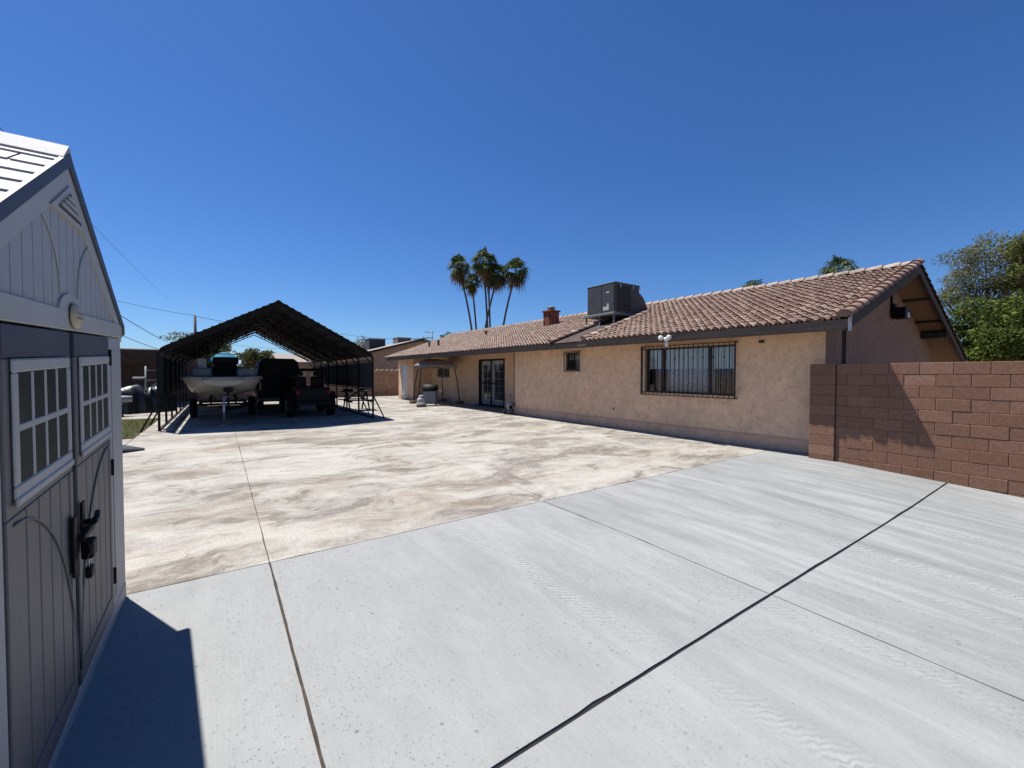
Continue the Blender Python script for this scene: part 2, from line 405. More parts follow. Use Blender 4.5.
def slab(panels, name, mat, step=.12):
    mb=MB()
    for (x0,x1,y0,y1) in panels:
        nx=max(2,int((x1-x0)/step) if x1-x0<6 else int((x1-x0)/.3)); ny=max(2,int((y1-y0)/.3)); ny=ny if y1-y0>4 else max(2,int((y1-y0)/step))
        rnd=random.Random(int(x0*100+y0*10))
        P=[[None]*(nx+1) for _ in range(ny+1)]; vs=[]
        for j in range(ny+1):
            for i in range(nx+1):
                x=x0+(x1-x0)*i/nx; y=y0+(y1-y0)*j/ny
                e=(.0035 if rnd.random()<.85 else .011)*rnd.random()
                if i==0: x+=e
                if i==nx: x-=e
                if j==0: y+=e
                if j==ny: y-=e
                P[j][i]=len(vs); vs.append((x,y,zf(x,y)))
        fs=[(P[j][i],P[j][i+1],P[j+1][i+1],P[j+1][i]) for j in range(ny) for i in range(nx)]
        ring=[P[0][i] for i in range(nx+1)]+[P[j][nx] for j in range(1,ny+1)]+[P[ny][i] for i in range(nx-1,-1,-1)]+[P[j][0] for j in range(ny-1,0,-1)]
        o=len(vs)
        for r in ring: vs.append((vs[r][0],vs[r][1],vs[r][2]-.06))
        for k in range(len(ring)):
            k2=(k+1)%len(ring); fs.append((ring[k],o+k,o+k2,ring[k2]))
        mb.add(vs,fs)
    return mb.build(name, mat, kind='structure')
XE=11.9
new_p=[]
xs=[(-3.4,.341),(.354,3.556),(3.564,9.95)]
for i,(a,b) in enumerate(xs):
    new_p.append((a,b,1.512,4.350)); new_p.append((a,b,-4.0,1.491))
new_p.append((9.95,10.5,3.02,4.35))
slab(new_p,'driveway_slab',m_new)
old_p=[]
ox=[(-1.9,.346),(.350,3.664),(3.668,XE)]
oy=[(4.358,7.523),(7.527,10.78),(10.79,14.2),(14.21,17.6),(17.61,33)]
for a,b in ox:
    for c,d in oy:
        old_p.append((a,b,c,d))
old_p += [(-6.5,-1.91,4.362,14.8),(-9,-1.91,21.2,33)]
slab(old_p,'patio_slab',m_old,.25)
jf=MB()     # dirt lying in the open joints
for x0,x1,y0,y1 in ((-6,XE,-4,33),):
    nx,ny=60,110; vs=[]
    for j in range(ny+1):
        for i in range(nx+1):
            x=x0+(x1-x0)*i/nx; y=y0+(y1-y0)*j/ny; vs.append((x,y,zf(x,y)-.016))
    jf.add(vs,[(j*(nx+1)+i,j*(nx+1)+i+1,(j+1)*(nx+1)+i+1,(j+1)*(nx+1)+i) for j in range(ny) for i in range(nx)])
jf.build('joint_fill', m_dirt, kind='structure')
ef=MB(); vs=[]
for i in range(41):
    x=-3.4+(9.95+3.4)*i/40
    for y in (1.484,1.518): vs.append((x,y,zf(x,y)-.009))
ef.add(vs,[(2*i,2*i+2,2*i+3,2*i+1) for i in range(40)]); ef.build('expansion_joint', M('tar_joint',(.010,.010,.011),.8,.4,10), kind='structure')
far=MB()
far.add([(-60,33,-.03),(60,33,-.03),(60,120,-.03),(-60,120,-.03)],[(0,1,2,3)]); far.add([(-60,-30,-.07),(-3.4,-30,-.07),(-3.4,33,-.07),(-60,33,-.07)],[(0,1,2,3)])
far.build('bare_ground', m_desert, kind='structure')

m_grass=leaf_mat('grass_blades',(.21,.26,.055),.45,.2)
gm=MB(); rnd=random.Random(3)
for _ in range(9000):
    y=rnd.uniform(14.85,21.1); x=rnd.uniform(-5.5,-1.93)
    h=rnd.uniform(.03,.085); a=rnd.uniform(0,6.28); lx,ly=rnd.gauss(0,.025),rnd.gauss(0,.025); ww=.009
    dx,dy=math.cos(a)*ww,math.sin(a)*ww
    gm.add([(x-dx,y-dy,-.05),(x+dx,y+dy,-.05),(x+lx,y+ly,h)],[(0,1,2)],0,rnd.random())
gr=gm.build('grass', m_grass, kind='stuff', recalc=False); gr['label']='small strip of green lawn between the shed and the carport'
sod=MB(); sod.add([(-5.6,14.82,-.02),(-1.92,14.82,-.02),(-1.92,21.18,-.02),(-5.6,21.18,-.02)],[(0,1,2,3)])
sod.build('lawn_soil', M('lawn_soil',(.17,.20,.05),.95,.4,5), kind='structure')

# ------------------------------------------------------------------ resin garden shed (front faces +x)
SX=-.622; YC=3.03; HWS=1.31; APZ=2.795; EVZ=2.035; SLP=(APZ-EVZ)/HWS
def sh(z,y): return z+.042*(y-3.16)          # the shed stands a touch out of level with the drive
def shift_shed(mb):
    mb.v=[(x,y,sh(z,y)) for x,y,z in mb.v]; return mb
shed=thing('garden_shed','grey resin garden shed with dark double doors and pale shingle roof','shed',(SX,YC,0))
b=MB()                                       # vertical plank gable front, made of separate grooved boards
def gz(y): return APZ-abs(y-YC)*SLP
zh=1.947
y=YC-HWS; pw=.118
while y<YC+HWS-.01:
    y2=min(y+pw,YC+HWS)
    pts=[(y+.004,zh+.09),(y2-.004,zh+.09)]
    if (y<YC<y2): top=[(y2-.004,gz(y2)-.02),(YC,APZ-.02),(y+.004,gz(y)-.02)]
    else: top=[(y2-.004,gz(y2)-.02),(y+.004,gz(y)-.02)]
    b.prism(pts+top,'x',SX-.03,SX-.002); y=y2
b.prism([(YC-HWS,zh+.05),(YC+HWS,zh+.05),(YC+HWS,EVZ-.03),(YC,APZ-.03),(YC-HWS,EVZ-.03)],'x',SX-.05,SX-.010)
shift_shed(b).build('gable_wall',m_shed,shed)
b=MB(); b.bevbox(SX-.05,SX+.010,YC-HWS,YC+HWS,zh,zh+.10,.004)
b.prism([(YC-.19,zh+.098)]+[(YC+.19*math.cos(t),zh+.098+.085*math.sin(t)) for t in [k*math.pi/12 for k in range(13)]],'x',SX-.03,SX+.008)
for s in (-1,1):                             # raking trim below the roof edge
    L=math.hypot(HWS,APZ-EVZ); n=(SLP/math.hypot(1,SLP),1/math.hypot(1,SLP))
    p=[(YC,APZ-.01),(YC+s*HWS,EVZ-.01),(YC+s*HWS,EVZ-.12),(YC,APZ-.135)]
    b.prism(p,'x',SX-.02,SX+.006)
shift_shed(b).build('header_trim',m_shedtrim,shed)
b=MB()                                       # curved moulding lines on the gable
for s in (-1,1):
    pts=[Vector((SX+.004,YC+s*(.16+.0*t),zh+.19)) for t in (0,)]
    pts=[(SX+.002,YC+s*(.15+.42*(1-math.cos(t))),zh+.17+.36*math.sin(t)) for t in [k*R(72)/10 for k in range(11)]]
    b=MB(); b.tube(pts,.003,6); shift_shed(b).build('gable_arch_moulding',m_shedtrim,shed)
v=MB(); v.prism([(YC-.30,2.50),(YC+.30,2.50),(YC,2.50+.30*SLP)],'x',SX-.005,SX+.014)
vent=shift_shed(v).build('gable_vent',m_shedtrim,shed)
v=MB()
v.prism([(YC-.20,2.522),(YC+.20,2.522),(YC,2.522+.20*SLP)],'x',SX+.010,SX+.0165,0)
shift_shed(v).build('vent_opening',M('vent_shadow_gap',(.05,.05,.05),.9),vent)
v=MB()
for k in range(3):
    z0=2.535+.03*k; hw=.20-(z0-2.522)/SLP-.012
    if hw>.02: v.box(SX+.015,SX+.024,YC-hw,YC+hw,z0,z0+.016)
shift_shed(v).build('vent_louvre',m_shedtrim,vent)
b=MB()
for yy0,yy1 in ((YC-HWS,2.185),(3.905,YC+HWS)):
    b.bevbox(SX-.06,SX,yy0,yy1,-.1,zh,.012)
    b.box(SX-.004,SX+.004,yy0+.07,yy1-.03,.12,zh-.10)
b.bevbox(SX-.06,SX+.004,YC-HWS,YC+HWS,-.1,.075,.01)
b.box(SX-2.2,SX-.06,YC-HWS,YC-HWS+.05,-.1,EVZ); b.box(SX-2.2,SX-.06,YC+HWS-.05,YC+HWS,-.1,EVZ)
for k in range(14):
    xx=SX-.12-k*.15
    for yy in (YC-HWS-.006,YC+HWS-.006): b.box(xx-.11,xx,yy,yy+.012,.05,EVZ-.05)
b.prism([(YC-HWS,-.1),(YC+HWS,-.1),(YC+HWS,EVZ-.03),(YC,APZ-.03),(YC-HWS,EVZ-.03)],'x',SX-2.2,SX-2.15)
shift_shed(b).build('wall',m_shed,shed)
b=MB(); b.box(SX-.09,SX-.05,2.18,3.91,0,zh); shift_shed(b).build('doorway_backing',M('shed_dark_inside',(.012,.012,.013),.9),shed)
def shed_door(y0,y1,flip):
    """each leaf: smooth top panel, barred window, planks with a curved brace below"""
    d=MB(); z0,z1=.085,1.937; zw0,zw1=1.300,1.812
    d.bevbox(SX-.05,SX-.012,y0,y1,z0,z1,.006)
    fw=.055
    d.bevbox(SX-.012,SX+.004,y0,y1,1.24,z1-.125,.005)
    tr_=MB(); tr_.bevbox(SX-.014,SX+.0045,y0,y1,z1-.123,z1,.004)
    d.bevbox(SX-.012,SX+.005,y0,y0+fw,z0,1.24,.004); d.bevbox(SX-.012,SX+.005,y1-fw,y1,z0,1.24,.004)
    d.bevbox(SX-.012,SX+.005,y0+fw,y1-fw,z0,z0+.10,.004)
    n=5; pw=(y1-y0-2*fw)/n
    for k in range(n):
        d.bevbox(SX-.012,SX+.001,y0+fw+k*pw+.005,y0+fw+(k+1)*pw-.005,z0+.104,1.236,.004)
    root=shift_shed(d).build('door',m_sheddoor,shed)
    shift_shed(tr_).build('top_rail',m_slate,root)
    a=MB(); hy=y0 if flip else y1; s=1 if flip else -1
    pts=[(SX+.005,hy+s*(.06+.76*math.sin(t)),1.21-1.08*(1-math.cos(t))) for t in [k*R(88)/16 for k in range(17)]]
    a.tube([(SX+.004,p[1],p[2]) for p in pts],.0055,6)
    shift_shed(a).build('arched_brace',m_sheddoor,root)
    wy0,wy1=y0+.055,y1-.05
    f=MB(); t=.05
    f.bevbox(SX+.006,SX+.016,wy0,wy1,zw1-t,zw1,.006); f.bevbox(SX+.006,SX+.016,wy0,wy1,zw0,zw0+t,.006)
    f.bevbox(SX+.006,SX+.016,wy0,wy0+t,zw0+t,zw1-t,.006); f.bevbox(SX+.006,SX+.016,wy1-t,wy1,zw0+t,zw1-t,.006)
    f.bevbox(SX+.008,SX+.022,wy0,wy1,zw0-.025,zw0+.01,.006)
    wf=shift_shed(f).build('window_frame',m_shedtrim,root)
    f=MB(); iy0,iy1=wy0+t,wy1-t
    for k in (1,2,3):
        yy=iy0+(iy1-iy0)*k/4; f.bevbox(SX+.006,SX+.014,yy-.013,yy+.013,zw0+t,zw1-t,.004)
    zz=(zw0+zw1)/2; f.bevbox(SX+.006,SX+.0145,iy0,iy1,zz-.014,zz+.014,.004)
    shift_shed(f).build('muntin',m_shedtrim,root)
    f=MB(); f.box(SX+.0102,SX+.0112,iy0,iy1,zw0+t,zw1-t); shift_shed(f).build('pane',m_glassb,root)
    return root
dl=shed_door(2.192,3.000,True); dr=shed_door(3.075,3.895,False)
for z in (1.80,1.05,.30):
    h=MB(); h.bevbox(SX-.01,SX+.010,3.885,3.912,z-.055,z+.055,.004); h.tube([(SX+.012,3.898,z-.055),(SX+.012,3.898,z+.055)],.007,8)
    shift_shed(h).build('hinge',m_black,dr)
h=MB()
h.bevbox(SX+.012,SX+.024,2.925,2.985,.80,1.10,.004)
hp=shift_shed(h).build('latch_plate',m_black,dl)
h=MB(); h.bevbox(SX+.012,SX+.024,3.085,3.14,.86,1.13,.004)
h.tube([(SX+.02,3.11,1.02),(SX+.075,3.11,1.02)],.014,8); h.tube([(SX+.06,3.095,1.018),(SX+.062,3.17,1.022),(SX+.055,3.225,1.035)],[.016,.013,.012],8)
h.bevbox(SX+.02,SX+.05,2.985,3.20,.955,.99,.005); h.bevbox(SX+.022,SX+.07,3.03,3.12,.845,.935,.008)
h.tube([(SX+.045,3.0,.97),(SX+.065,3.0,.90),(SX+.045,3.0,.86)],.008,6)
shift_shed(h).build('lever_latch',m_black,dr)
b=MB()
b.lathe((SX+.016,YC+.015,zh+.075),[(.001,.02),(.07,.018),(.082,.006),(.084,0)],24,axis='x')
bd=MB(); bd.v=[(x,y,zh+.075+(z-zh-.075)*.78) for x,y,z in b.v]; bd.f=b.f; bd.m=b.m; bd.t=b.t; bd.sm=b.sm
badge=shift_shed(bd).build('oval_badge',M('badge_tan',(.42,.37,.25),.5,.2,20),shed)
b=MB()
for dz in (-.012,.012): b.box(SX+.034,SX+.038,YC-.035,YC+.065,zh+.072+dz,zh+.080+dz)
shift_shed(b).build('badge_line',M('badge_line_brown',(.20,.17,.11),.6),badge)
# roof: deck, dark fascia, staggered thick shingles
b=MB(); XF=SX+.004; XB=SX-2.3; ov=.07
for s in (-1,1):
    ye=YC+s*(HWS+ov); ze=APZ-SLP*(HWS+ov)
    b.prism([(YC,APZ+.02),(ye,ze+.02),(ye,ze-.045),(YC,APZ-.05)],'x',XB,XF)
roof=shift_shed(b).build('roof',m_slate,shed)
b=MB(); rnd=random.Random(5); nx_=math.hypot(1,SLP); L=(HWS+ov)*nx_
for s in (-1,1):
    M_=Matrix.Translation((0,YC,APZ+.02)) @ Matrix.Rotation(-s*math.atan(SLP),4,'X')
    rows=10; ex=L/rows
    for r in range(rows):
        first=True; xx=XF-.006
        while xx>XB:
            wd=rnd.choice((.18,.26,.34)) if not (first and r%2) else .12; first=False
            u0=r*ex; u1=(r+1)*ex-.005
            a0,a1=(u0,u1) if s>0 else (-u1,-u0)
            t=rnd.uniform(.2,.9); vs=[]
            for X_ in (xx-wd+.010,xx):
                for u,zl,zh_ in ((u0-.02,.004,.010),(u1,.009,.019)):
                    for z in (zl,zh_): vs.append(M_@Vector((X_, s*u, z)))
            b.add(vs,[(0,1,3,2),(4,6,7,5),(1,5,7,3),(0,2,6,4),(2,3,7,6),(0,4,5,1)],0,t)
            xx-=wd
shift_shed(b).build('shingle',m_shingle,roof)
for s in (-1,1):
    b=MB(); ye=YC+s*(HWS+ov+.01); ze=APZ-SLP*(HWS+ov+.01)
    b.prism([(YC,APZ+.046),(ye,ze+.046),(ye,ze-.020),(YC,APZ-.022)],'x',XF-.004,XF+.012); shift_shed(b).build('rake_fascia',m_slate,roof)
b=MB(); b.prism([(YC-.10,APZ-.008),(YC,APZ+.080),(YC+.10,APZ-.008),(YC+.09,APZ-.03),(YC,APZ+.035),(YC-.09,APZ-.03)],'x',XB,XF+.010)
shift_shed(b).build('ridge_cap',m_shingle,roof)
b=MB(); py,pz=3.065,.80
b.bevbox(SX+.035,SX+.062,py-.026,py+.026,pz-.06,pz,.006)
b.tube([(SX+.048,py-.017,pz-.002),(SX+.048,py-.017,pz+.045),(SX+.048,py-.008,pz+.06),(SX+.048,py+.008,pz+.06),(SX+.048,py+.017,pz+.045),(SX+.048,py+.017,pz-.002)],.005,8,1)
tag(shift_shed(b).build('padlock',[m_black,m_galv]),'small black padlock hanging from the shed door latch','padlock')

for o in bpy.data.objects:
    if o.name.split('.')[0] in ('latch_plate','lever_latch','padlock'):
        for v in o.data.vertices: v.co.z-=.08; v.co.y-=.02
# ------------------------------------------------------------------ ranch house
HX=10.4; HY0=3.40; HY1=28.9; RX=11.7; RY0,RY1=14.7,26.2
EX,EZ,PT=9.52,2.75,.3445; RYK=2.77; RDX=14.52
def rz(x): return EZ+PT*(x-EX)
def rz2(x): return rz(RDX)-.366*(x-RDX)
house=thing('ranch_house','long low tan stucco ranch house under a red clay tile roof','house',(HX,14,0))
def wall_holes(mb, x, y0,y1,z0,z1, holes, th=.18, m=0):
    ys=sorted({y0,y1,*[h[0] for h in holes],*[h[1] for h in holes]}); zs=sorted({z0,z1,*[h[2] for h in holes],*[h[3] for h in holes]})
    for a,b_ in zip(ys,ys[1:]):
        run=None
        for c,d in zip(zs,zs[1:]):
            inside=any(h[0]<=a and b_<=h[1] and h[2]<=c and d<=h[3] for h in holes)
            if inside: continue
            mb.add([(x,a,c),(x,b_,c),(x,b_,d),(x,a,d)],[(0,3,2,1)],m)
    for h in holes:
        a,b_,c,d=h; q=x+th
        mb.add([(x,a,c),(x,b_,c),(x,b_,d),(x,a,d),(q,a,c),(q,b_,c),(q,b_,d),(q,a,d)],[(0,1,5,4),(1,2,6,5),(2,3,7,6),(3,0,4,7)],m)
BW=(5.28,7.92,1.17,2.45); SW=(10.70,11.40,1.82,2.45); FD=(17.35,19.85,.06,2.45); W2=(23.5,25.3,1.45,2.05); WD=(27.25,28.35,.04,2.30)
b=MB()
wall_holes(b,HX,HY0,RY0,.265,2.95,[BW,SW]); wall_holes(b,RX,RY0,RY1,.265,3.2,[(FD[0],FD[1],.265,FD[3]),W2]); wall_holes(b,HX,RY1,HY1,.265,2.95,[(WD[0],WD[1],.265,WD[3])])
b.add([(HX,RY1,.265),(RX,RY1,.265),(RX,RY1,3.3),(HX,RY1,2.95)],[(0,1,2,3)])
b.add([(HX,RY0,.265),(RX,RY0,.265),(RX,RY0,3.3),(HX,RY0,2.95)],[(0,1,2,3)])
b.add([(HX,HY1,0),(19.4,HY1,0),(19.4,HY1,2.6),(RDX,HY1,rz(RDX)-.14),(HX,HY1,2.95)],[(0,1,2,3,4)])
b.add([(19.4,HY0,0),(19.4,HY1,0),(19.4,HY1,2.6),(19.4,HY0,2.6)],[(0,1,2,3)])
b.build('wall',m_stucco,house)
b=MB()
wall_holes(b,HX-.014,HY0-.014,RY0,-.1,.265,[]); wall_holes(b,RX-.014,RY0,RY1,-.1,.265,[(FD[0],FD[1],-.05,.265)]); wall_holes(b,HX-.014,RY1-.014,HY1,-.1,.265,[(WD[0],WD[1],-.05,.265)])
b.add([(HX-.014,RY1-.014,-.1),(RX,RY1-.014,-.1),(RX,RY1-.014,.265),(HX-.014,RY1-.014,.265)],[(0,1,2,3)])
b.add([(HX-.014,HY0-.014,.265),(HX,HY0-.014,.265),(HX,RY0,.265),(HX-.014,RY0,.265)],[(0,1,2,3)])
b.add([(RX-.014,RY0,.265),(RX,RY0,.265),(RX,RY1,.265),(RX-.014,RY1,.265)],[(0,1,2,3)])
b.box(HX-.022,HX-.004,HY0,RY0-.02,.272,.290)
b.build('stem_wall',m_stem,house)
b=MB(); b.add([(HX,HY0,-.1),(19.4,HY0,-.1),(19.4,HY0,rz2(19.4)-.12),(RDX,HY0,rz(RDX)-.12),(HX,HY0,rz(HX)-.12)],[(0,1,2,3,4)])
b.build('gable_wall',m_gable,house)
# roof deck with soffits
b=MB()
b.prism([(EX+.03,EZ-.035),(RDX,rz(RDX)-.035),(20.7,rz2(20.7)-.035),(20.7,rz2(20.7)-.10),(RDX,rz(RDX)-.11),(EX+.03,EZ-.11)],'y',RYK+.04,29.1)
deck=b.build('roof_deck',m_soffit,house)
b=MB(); ty=.12
b.box(EX-.02,EX+.04,RYK,9.9,EZ-.165,EZ-.012); b.box(EX-.02,EX+.04,11.2,29.1,EZ-.165,EZ-.012); b.box(EX+.0,EX+.05,9.9,11.2,EZ-.185,EZ-.07)
b.box(EX+.04,EX+.12,RYK+.05,29.05,EZ-.205,EZ-.115)
b.build('fascia',m_fascia,house)
b=MB()
for (xa,za,xb,zb) in ((EX,EZ-.02,RDX,rz(RDX)-.02),(RDX,rz(RDX)-.02,20.72,rz2(20.72)-.02)):
    b.add([(xa,RYK,za),(xb,RYK,zb),(xb,RYK,zb-.20),(xa,RYK,za-.20),(xa,RYK+.04,za),(xb,RYK+.04,zb),(xb,RYK+.04,zb-.20),(xa,RYK+.04,za-.20)],
          [(0,1,2,3),(7,6,5,4),(0,4,5,1),(3,2,6,7),(0,3,7,4),(1,5,6,2)])
b.build('rake_board',m_dkwood,house)
for x in (16.0,17.4):
    b=MB(); b.box(x-.03,x+.03,RYK+.04,HY0,rz2(x)-.17,rz2(x)-.115); b.build('roof_outrigger',m_dkwood,house)
b=MB(); b.box(18.0,18.45,RYK+.04,HY0,rz2(18.2)-.30,rz2(18.2)-.14); b.build('outrigger_block',m_dkwood,house)
# barrel tiles
def tile_field(mb, y0,y1, seed, x0=EX-.06, x1=RDX-.03, tw=.192, lift=0):
    rnd=random.Random(seed); L=(x1-x0)*math.hypot(1,PT); nrow=round(L/.265); ex=(x1-x0)/nrow
    ncol=round((y1-y0)/tw); tw=(y1-y0)/ncol; prof=[(0,0),(.10,.004),(.2,.026),(.34,.050),(.5,.060),(.66,.050),(.8,.026),(.9,.004)]
    nrm=Vector((-PT,0,1)).normalized()
    for r in range(nrow):
        xa=x0+r*ex; xb=xa+ex*1.03
        for c in range(ncol):
            t=min(.85,max(0,rnd.gauss(.42,.2))); jz=rnd.uniform(-.006,.008); jx=rnd.uniform(-.012,.012)
            ring0=[];ring1=[];ringd=[]
            for u,h in prof+[(1,0)]:
                yy=y0+(c+u)*tw
                p0=Vector((xa+jx,yy,rz(xa)-.002+lift))+nrm*(h+.034+jz); p1=Vector((xb+jx,yy,rz(xb)-.002+lift))+nrm*(h*.9+.004+jz)
                ring0.append(p0); ring1.append(p1); ringd.append(Vector((xa+jx,yy,rz(xa)+lift))-nrm*.02 if h>.05 else p0-nrm*.03)
            n=len(ring0)
            lip=.16+rnd.uniform(-.05,.06); ringm=[p.lerp(q,lip) for p,q in zip(ring0,ring1)]  # paler front lip: chipped edge plus sunlit glint put into the tint
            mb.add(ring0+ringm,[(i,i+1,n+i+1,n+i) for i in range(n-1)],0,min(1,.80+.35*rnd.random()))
            mb.add(ringm+ring1,[(i,i+1,n+i+1,n+i) for i in range(n-1)],0,t)
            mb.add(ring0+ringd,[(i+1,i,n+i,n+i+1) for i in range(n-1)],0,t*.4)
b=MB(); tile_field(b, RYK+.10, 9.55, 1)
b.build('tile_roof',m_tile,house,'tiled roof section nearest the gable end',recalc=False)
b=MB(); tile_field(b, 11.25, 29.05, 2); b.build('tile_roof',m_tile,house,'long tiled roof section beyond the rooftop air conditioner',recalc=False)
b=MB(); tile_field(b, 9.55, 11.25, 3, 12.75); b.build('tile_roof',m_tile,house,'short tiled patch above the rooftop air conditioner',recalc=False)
b=MB()          # bare strip of rolled roofing with broken tile edges
b.add([(EX-.04,9.5,rz(EX-.04)+.006),(12.8,9.5,rz(12.8)+.006),(12.8,11.3,rz(12.8)+.006),(EX-.04,11.3,rz(EX-.04)+.006)],[(0,1,2,3)])
rnd=random.Random(4)
b.build('rolled_roofing',M('rolled_roofing',(.060,.040,.033),.9,.35,3),house)
def barrel_row(mb, a, b_, r, seg, seed, up=Vector((0,0,1)), lo=.2, hi=.9):
    rnd=random.Random(seed); a=Vector(a); b_=Vector(b_); L=(b_-a).length; n=round(L/seg); d=(b_-a)/n; dn=d.normalized()
    side=dn.cross(up).normalized(); u=side.cross(dn)
    for k in range(n):
        t=rnd.uniform(lo,hi); rings=[]
        for q,rr,lf in ((0,r*1.08,.022),(1.06,r*.92,0)):
            p=a+d*(k+q); rings.append([p+side*(rr*math.cos(th))+u*(rr*math.sin(th)*.9+lf-.02) for th in [i*math.pi/8 for i in range(9)]])
        mb.loft(rings,0,False,True,t); mb.add(rings[0]+[a+d*k-u*.03],[(9,i,i+1) for i in range(8)],0,t*.6)
b=MB(); barrel_row(b,(RDX,RYK,rz(RDX)+.045),(RDX,29.1,rz(RDX)+.045),.115,.36,6); b.build('ridge_cap',m_mortar,house,recalc=False)
b=MB(); nv=Vector((-PT,0,1)).normalized()
barrel_row(b,(EX-.08,RYK+.03,rz(EX-.08)+.075),(RDX,RYK+.03,rz(RDX)+.075),.125,.34,7,nv,.4,1)
b.build('rake_tile',m_tile,house,recalc=False)
for yy,sd in ((9.60,8),(11.22,9)):
    b=MB(); barrel_row(b,(EX-.04,yy,rz(EX-.04)+.06),(12.7,yy,rz(12.7)+.06),.11,.34,sd,nv,.5,1); b.build('valley_edge_tile',m_tile,house,recalc=False)
b=MB(); tfr=random.Random(9)
nb=Vector((.366,0,1)).normalized()
b.add([(RDX,RYK+.02,rz(RDX)+.02),(20.76,RYK+.02,rz2(20.76)+.02),(20.76,29.05,rz2(20.76)+.02),(RDX,29.05,rz(RDX)+.02)],[(0,1,2,3)],0,.4)
barrel_row(b,(20.76,RYK+.05,rz2(20.76)+.03),(RDX,RYK+.05,rz(RDX)+.03),.09,.34,10,nb,.1,.7)
b.build('rear_tile_roof',m_tile,house,recalc=False)
b=MB(); b.tube([(HX-.05,3.07,EZ+.16),(HX-.05,3.07,1.0),(HX-.05,3.07,.05)],.036,10)
b.build('downspout',m_dkwood,house)
b=MB(); b.bevbox(EX-.02,EX+.08,RYK-.035,RYK-.004,EZ-.23,EZ+.02,.004); b.bevbox(EX+.0,EX+.03,RYK-.05,RYK-.03,EZ-.06,EZ+.06,.003); b.build('gutter_end',m_offw,house)
# barred picture window
wn=MB(); y0,y1,z0,z1=BW
for a in ((y0,y0+.05,z0,z1),(y1-.05,y1,z0,z1),(y0+.05,y1-.05,z1-.05,z1),(y0+.05,y1-.05,z0,z0+.05),(y0+.64,y0+.70,z0+.05,z1-.05),(y1-.60,y1-.54,z0+.05,z1-.05)):
    wn.box(HX+.06,HX+.11,*a)
win=wn.build('picture_window',M('bronze_frame',(.03,.028,.028),.5),house)
p=MB(); p.box(HX+.085,HX+.09,y0+.05,y1-.05,z0+.05,z1-.05)
gl=NT('see_through_glass'); 
tp=gl.n('ShaderNodeBsdfTransparent'); gs=gl.n('ShaderNodeBsdfGlossy'); gs.inputs['Roughness'].default_value=.03
fr=gl.n('ShaderNodeFresnel'); fr.inputs[0].default_value=1.5; mx=gl.n('ShaderNodeMixShader'); fm=gl.math('ADD',gl.math('MULTIPLY',fr.outputs[0],.6),.03)
gl.l(fm,mx.inputs[0]); tp.inputs[0].default_value=(.88,.9,.92,1); gl.l(tp.outputs[0],mx.inputs[1]); gl.l(gs.outputs[0],mx.inputs[2]); gl.l(mx.outputs[0],gl.out.inputs[0]); m_clear=gl.m
p.build('pane',m_clear,win)
p=MB()
k=y0+.06
while k<y1-.1:
    p.box(HX+.16,HX+.165,k,k+.078,z0+.68,z1-.02); k+=.088
p.build('blind',m_blind,win)
p=MB(); rnd=random.Random(12); k=y0+.66
while k<y1-.66:
    p.tube([(HX+.22,k,z0+.02),(HX+.22,k+.01,z1)],.05,8); k+=.075
p.build('curtain',m_curtain,win)
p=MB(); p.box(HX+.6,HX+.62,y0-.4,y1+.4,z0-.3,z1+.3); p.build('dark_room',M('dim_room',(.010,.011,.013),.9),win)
gb=MB(); X0=HX-.10; ya,yb,za,zb=y0-.06,y1+.05,z0-.06,z1+.05
for z in (za,za+.075,zb-.075,zb): gb.bar((X0,ya,z),(X0,yb,z),.022,.022)
gb.bar((X0,ya,za),(X0,ya,zb),.028); gb.bar((X0,yb,za),(X0,yb,zb),.045)
n=20
for i in range(1,n):
    yy=ya+(yb-ya)*i/n; gb.bar((X0,yy,za),(X0,yy,zb),.015)
    if i%2==0: gb.lathe((X0,yy,zb-.36),[(.006,-.03),(.022,-.01),(.022,.01),(.006,.03)],8)
for yy in (ya,yb):
    for z in (za,zb): gb.bar((X0,yy,z),(HX,yy,z),.025)
gb.build('security_bar',m_rust,win)
# small barred window
y0,y1,z0,z1=SW; wn=MB()
for a in ((y0,y0+.045,z0,z1),(y1-.045,y1,z0,z1),(y0+.045,y1-.045,z1-.045,z1),(y0+.045,y1-.045,z0,z0+.045),((y0+y1)/2-.02,(y0+y1)/2+.02,z0+.045,z1-.045)): wn.box(HX+.05,HX+.10,*a)
sw=wn.build('small_window',m_black,house)
p=MB(); p.box(HX+.07,HX+.075,y0+.045,y1-.045,z0+.045,z1-.045); p.build('pane',m_clear,sw)
p=MB(); p.box(HX+.12,HX+.125,y0,(y0+y1)/2-.03,z0,z1); p.build('blind',m_blind,sw)
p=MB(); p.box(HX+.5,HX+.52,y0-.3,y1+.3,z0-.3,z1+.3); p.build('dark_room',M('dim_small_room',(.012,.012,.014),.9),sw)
gb=MB(); X0=HX-.06
for z in (z0-.03,z0+.05,z1-.05,z1+.03): gb.bar((X0,y0-.04,z),(X0,y1+.04,z),.02)
for i in range(7): gb.bar((X0,y0-.04+(y1-y0+.08)*i/6,z0-.03),(X0,y0-.04+(y1-y0+.08)*i/6,z1+.03),.022 if i in (0,6) else .014)
for yy in (y0-.04,y1+.04):
    for z in (z0-.03,z1+.03): gb.bar((X0,yy,z),(HX,yy,z),.02)
gb.build('security_bar',m_rust,sw)
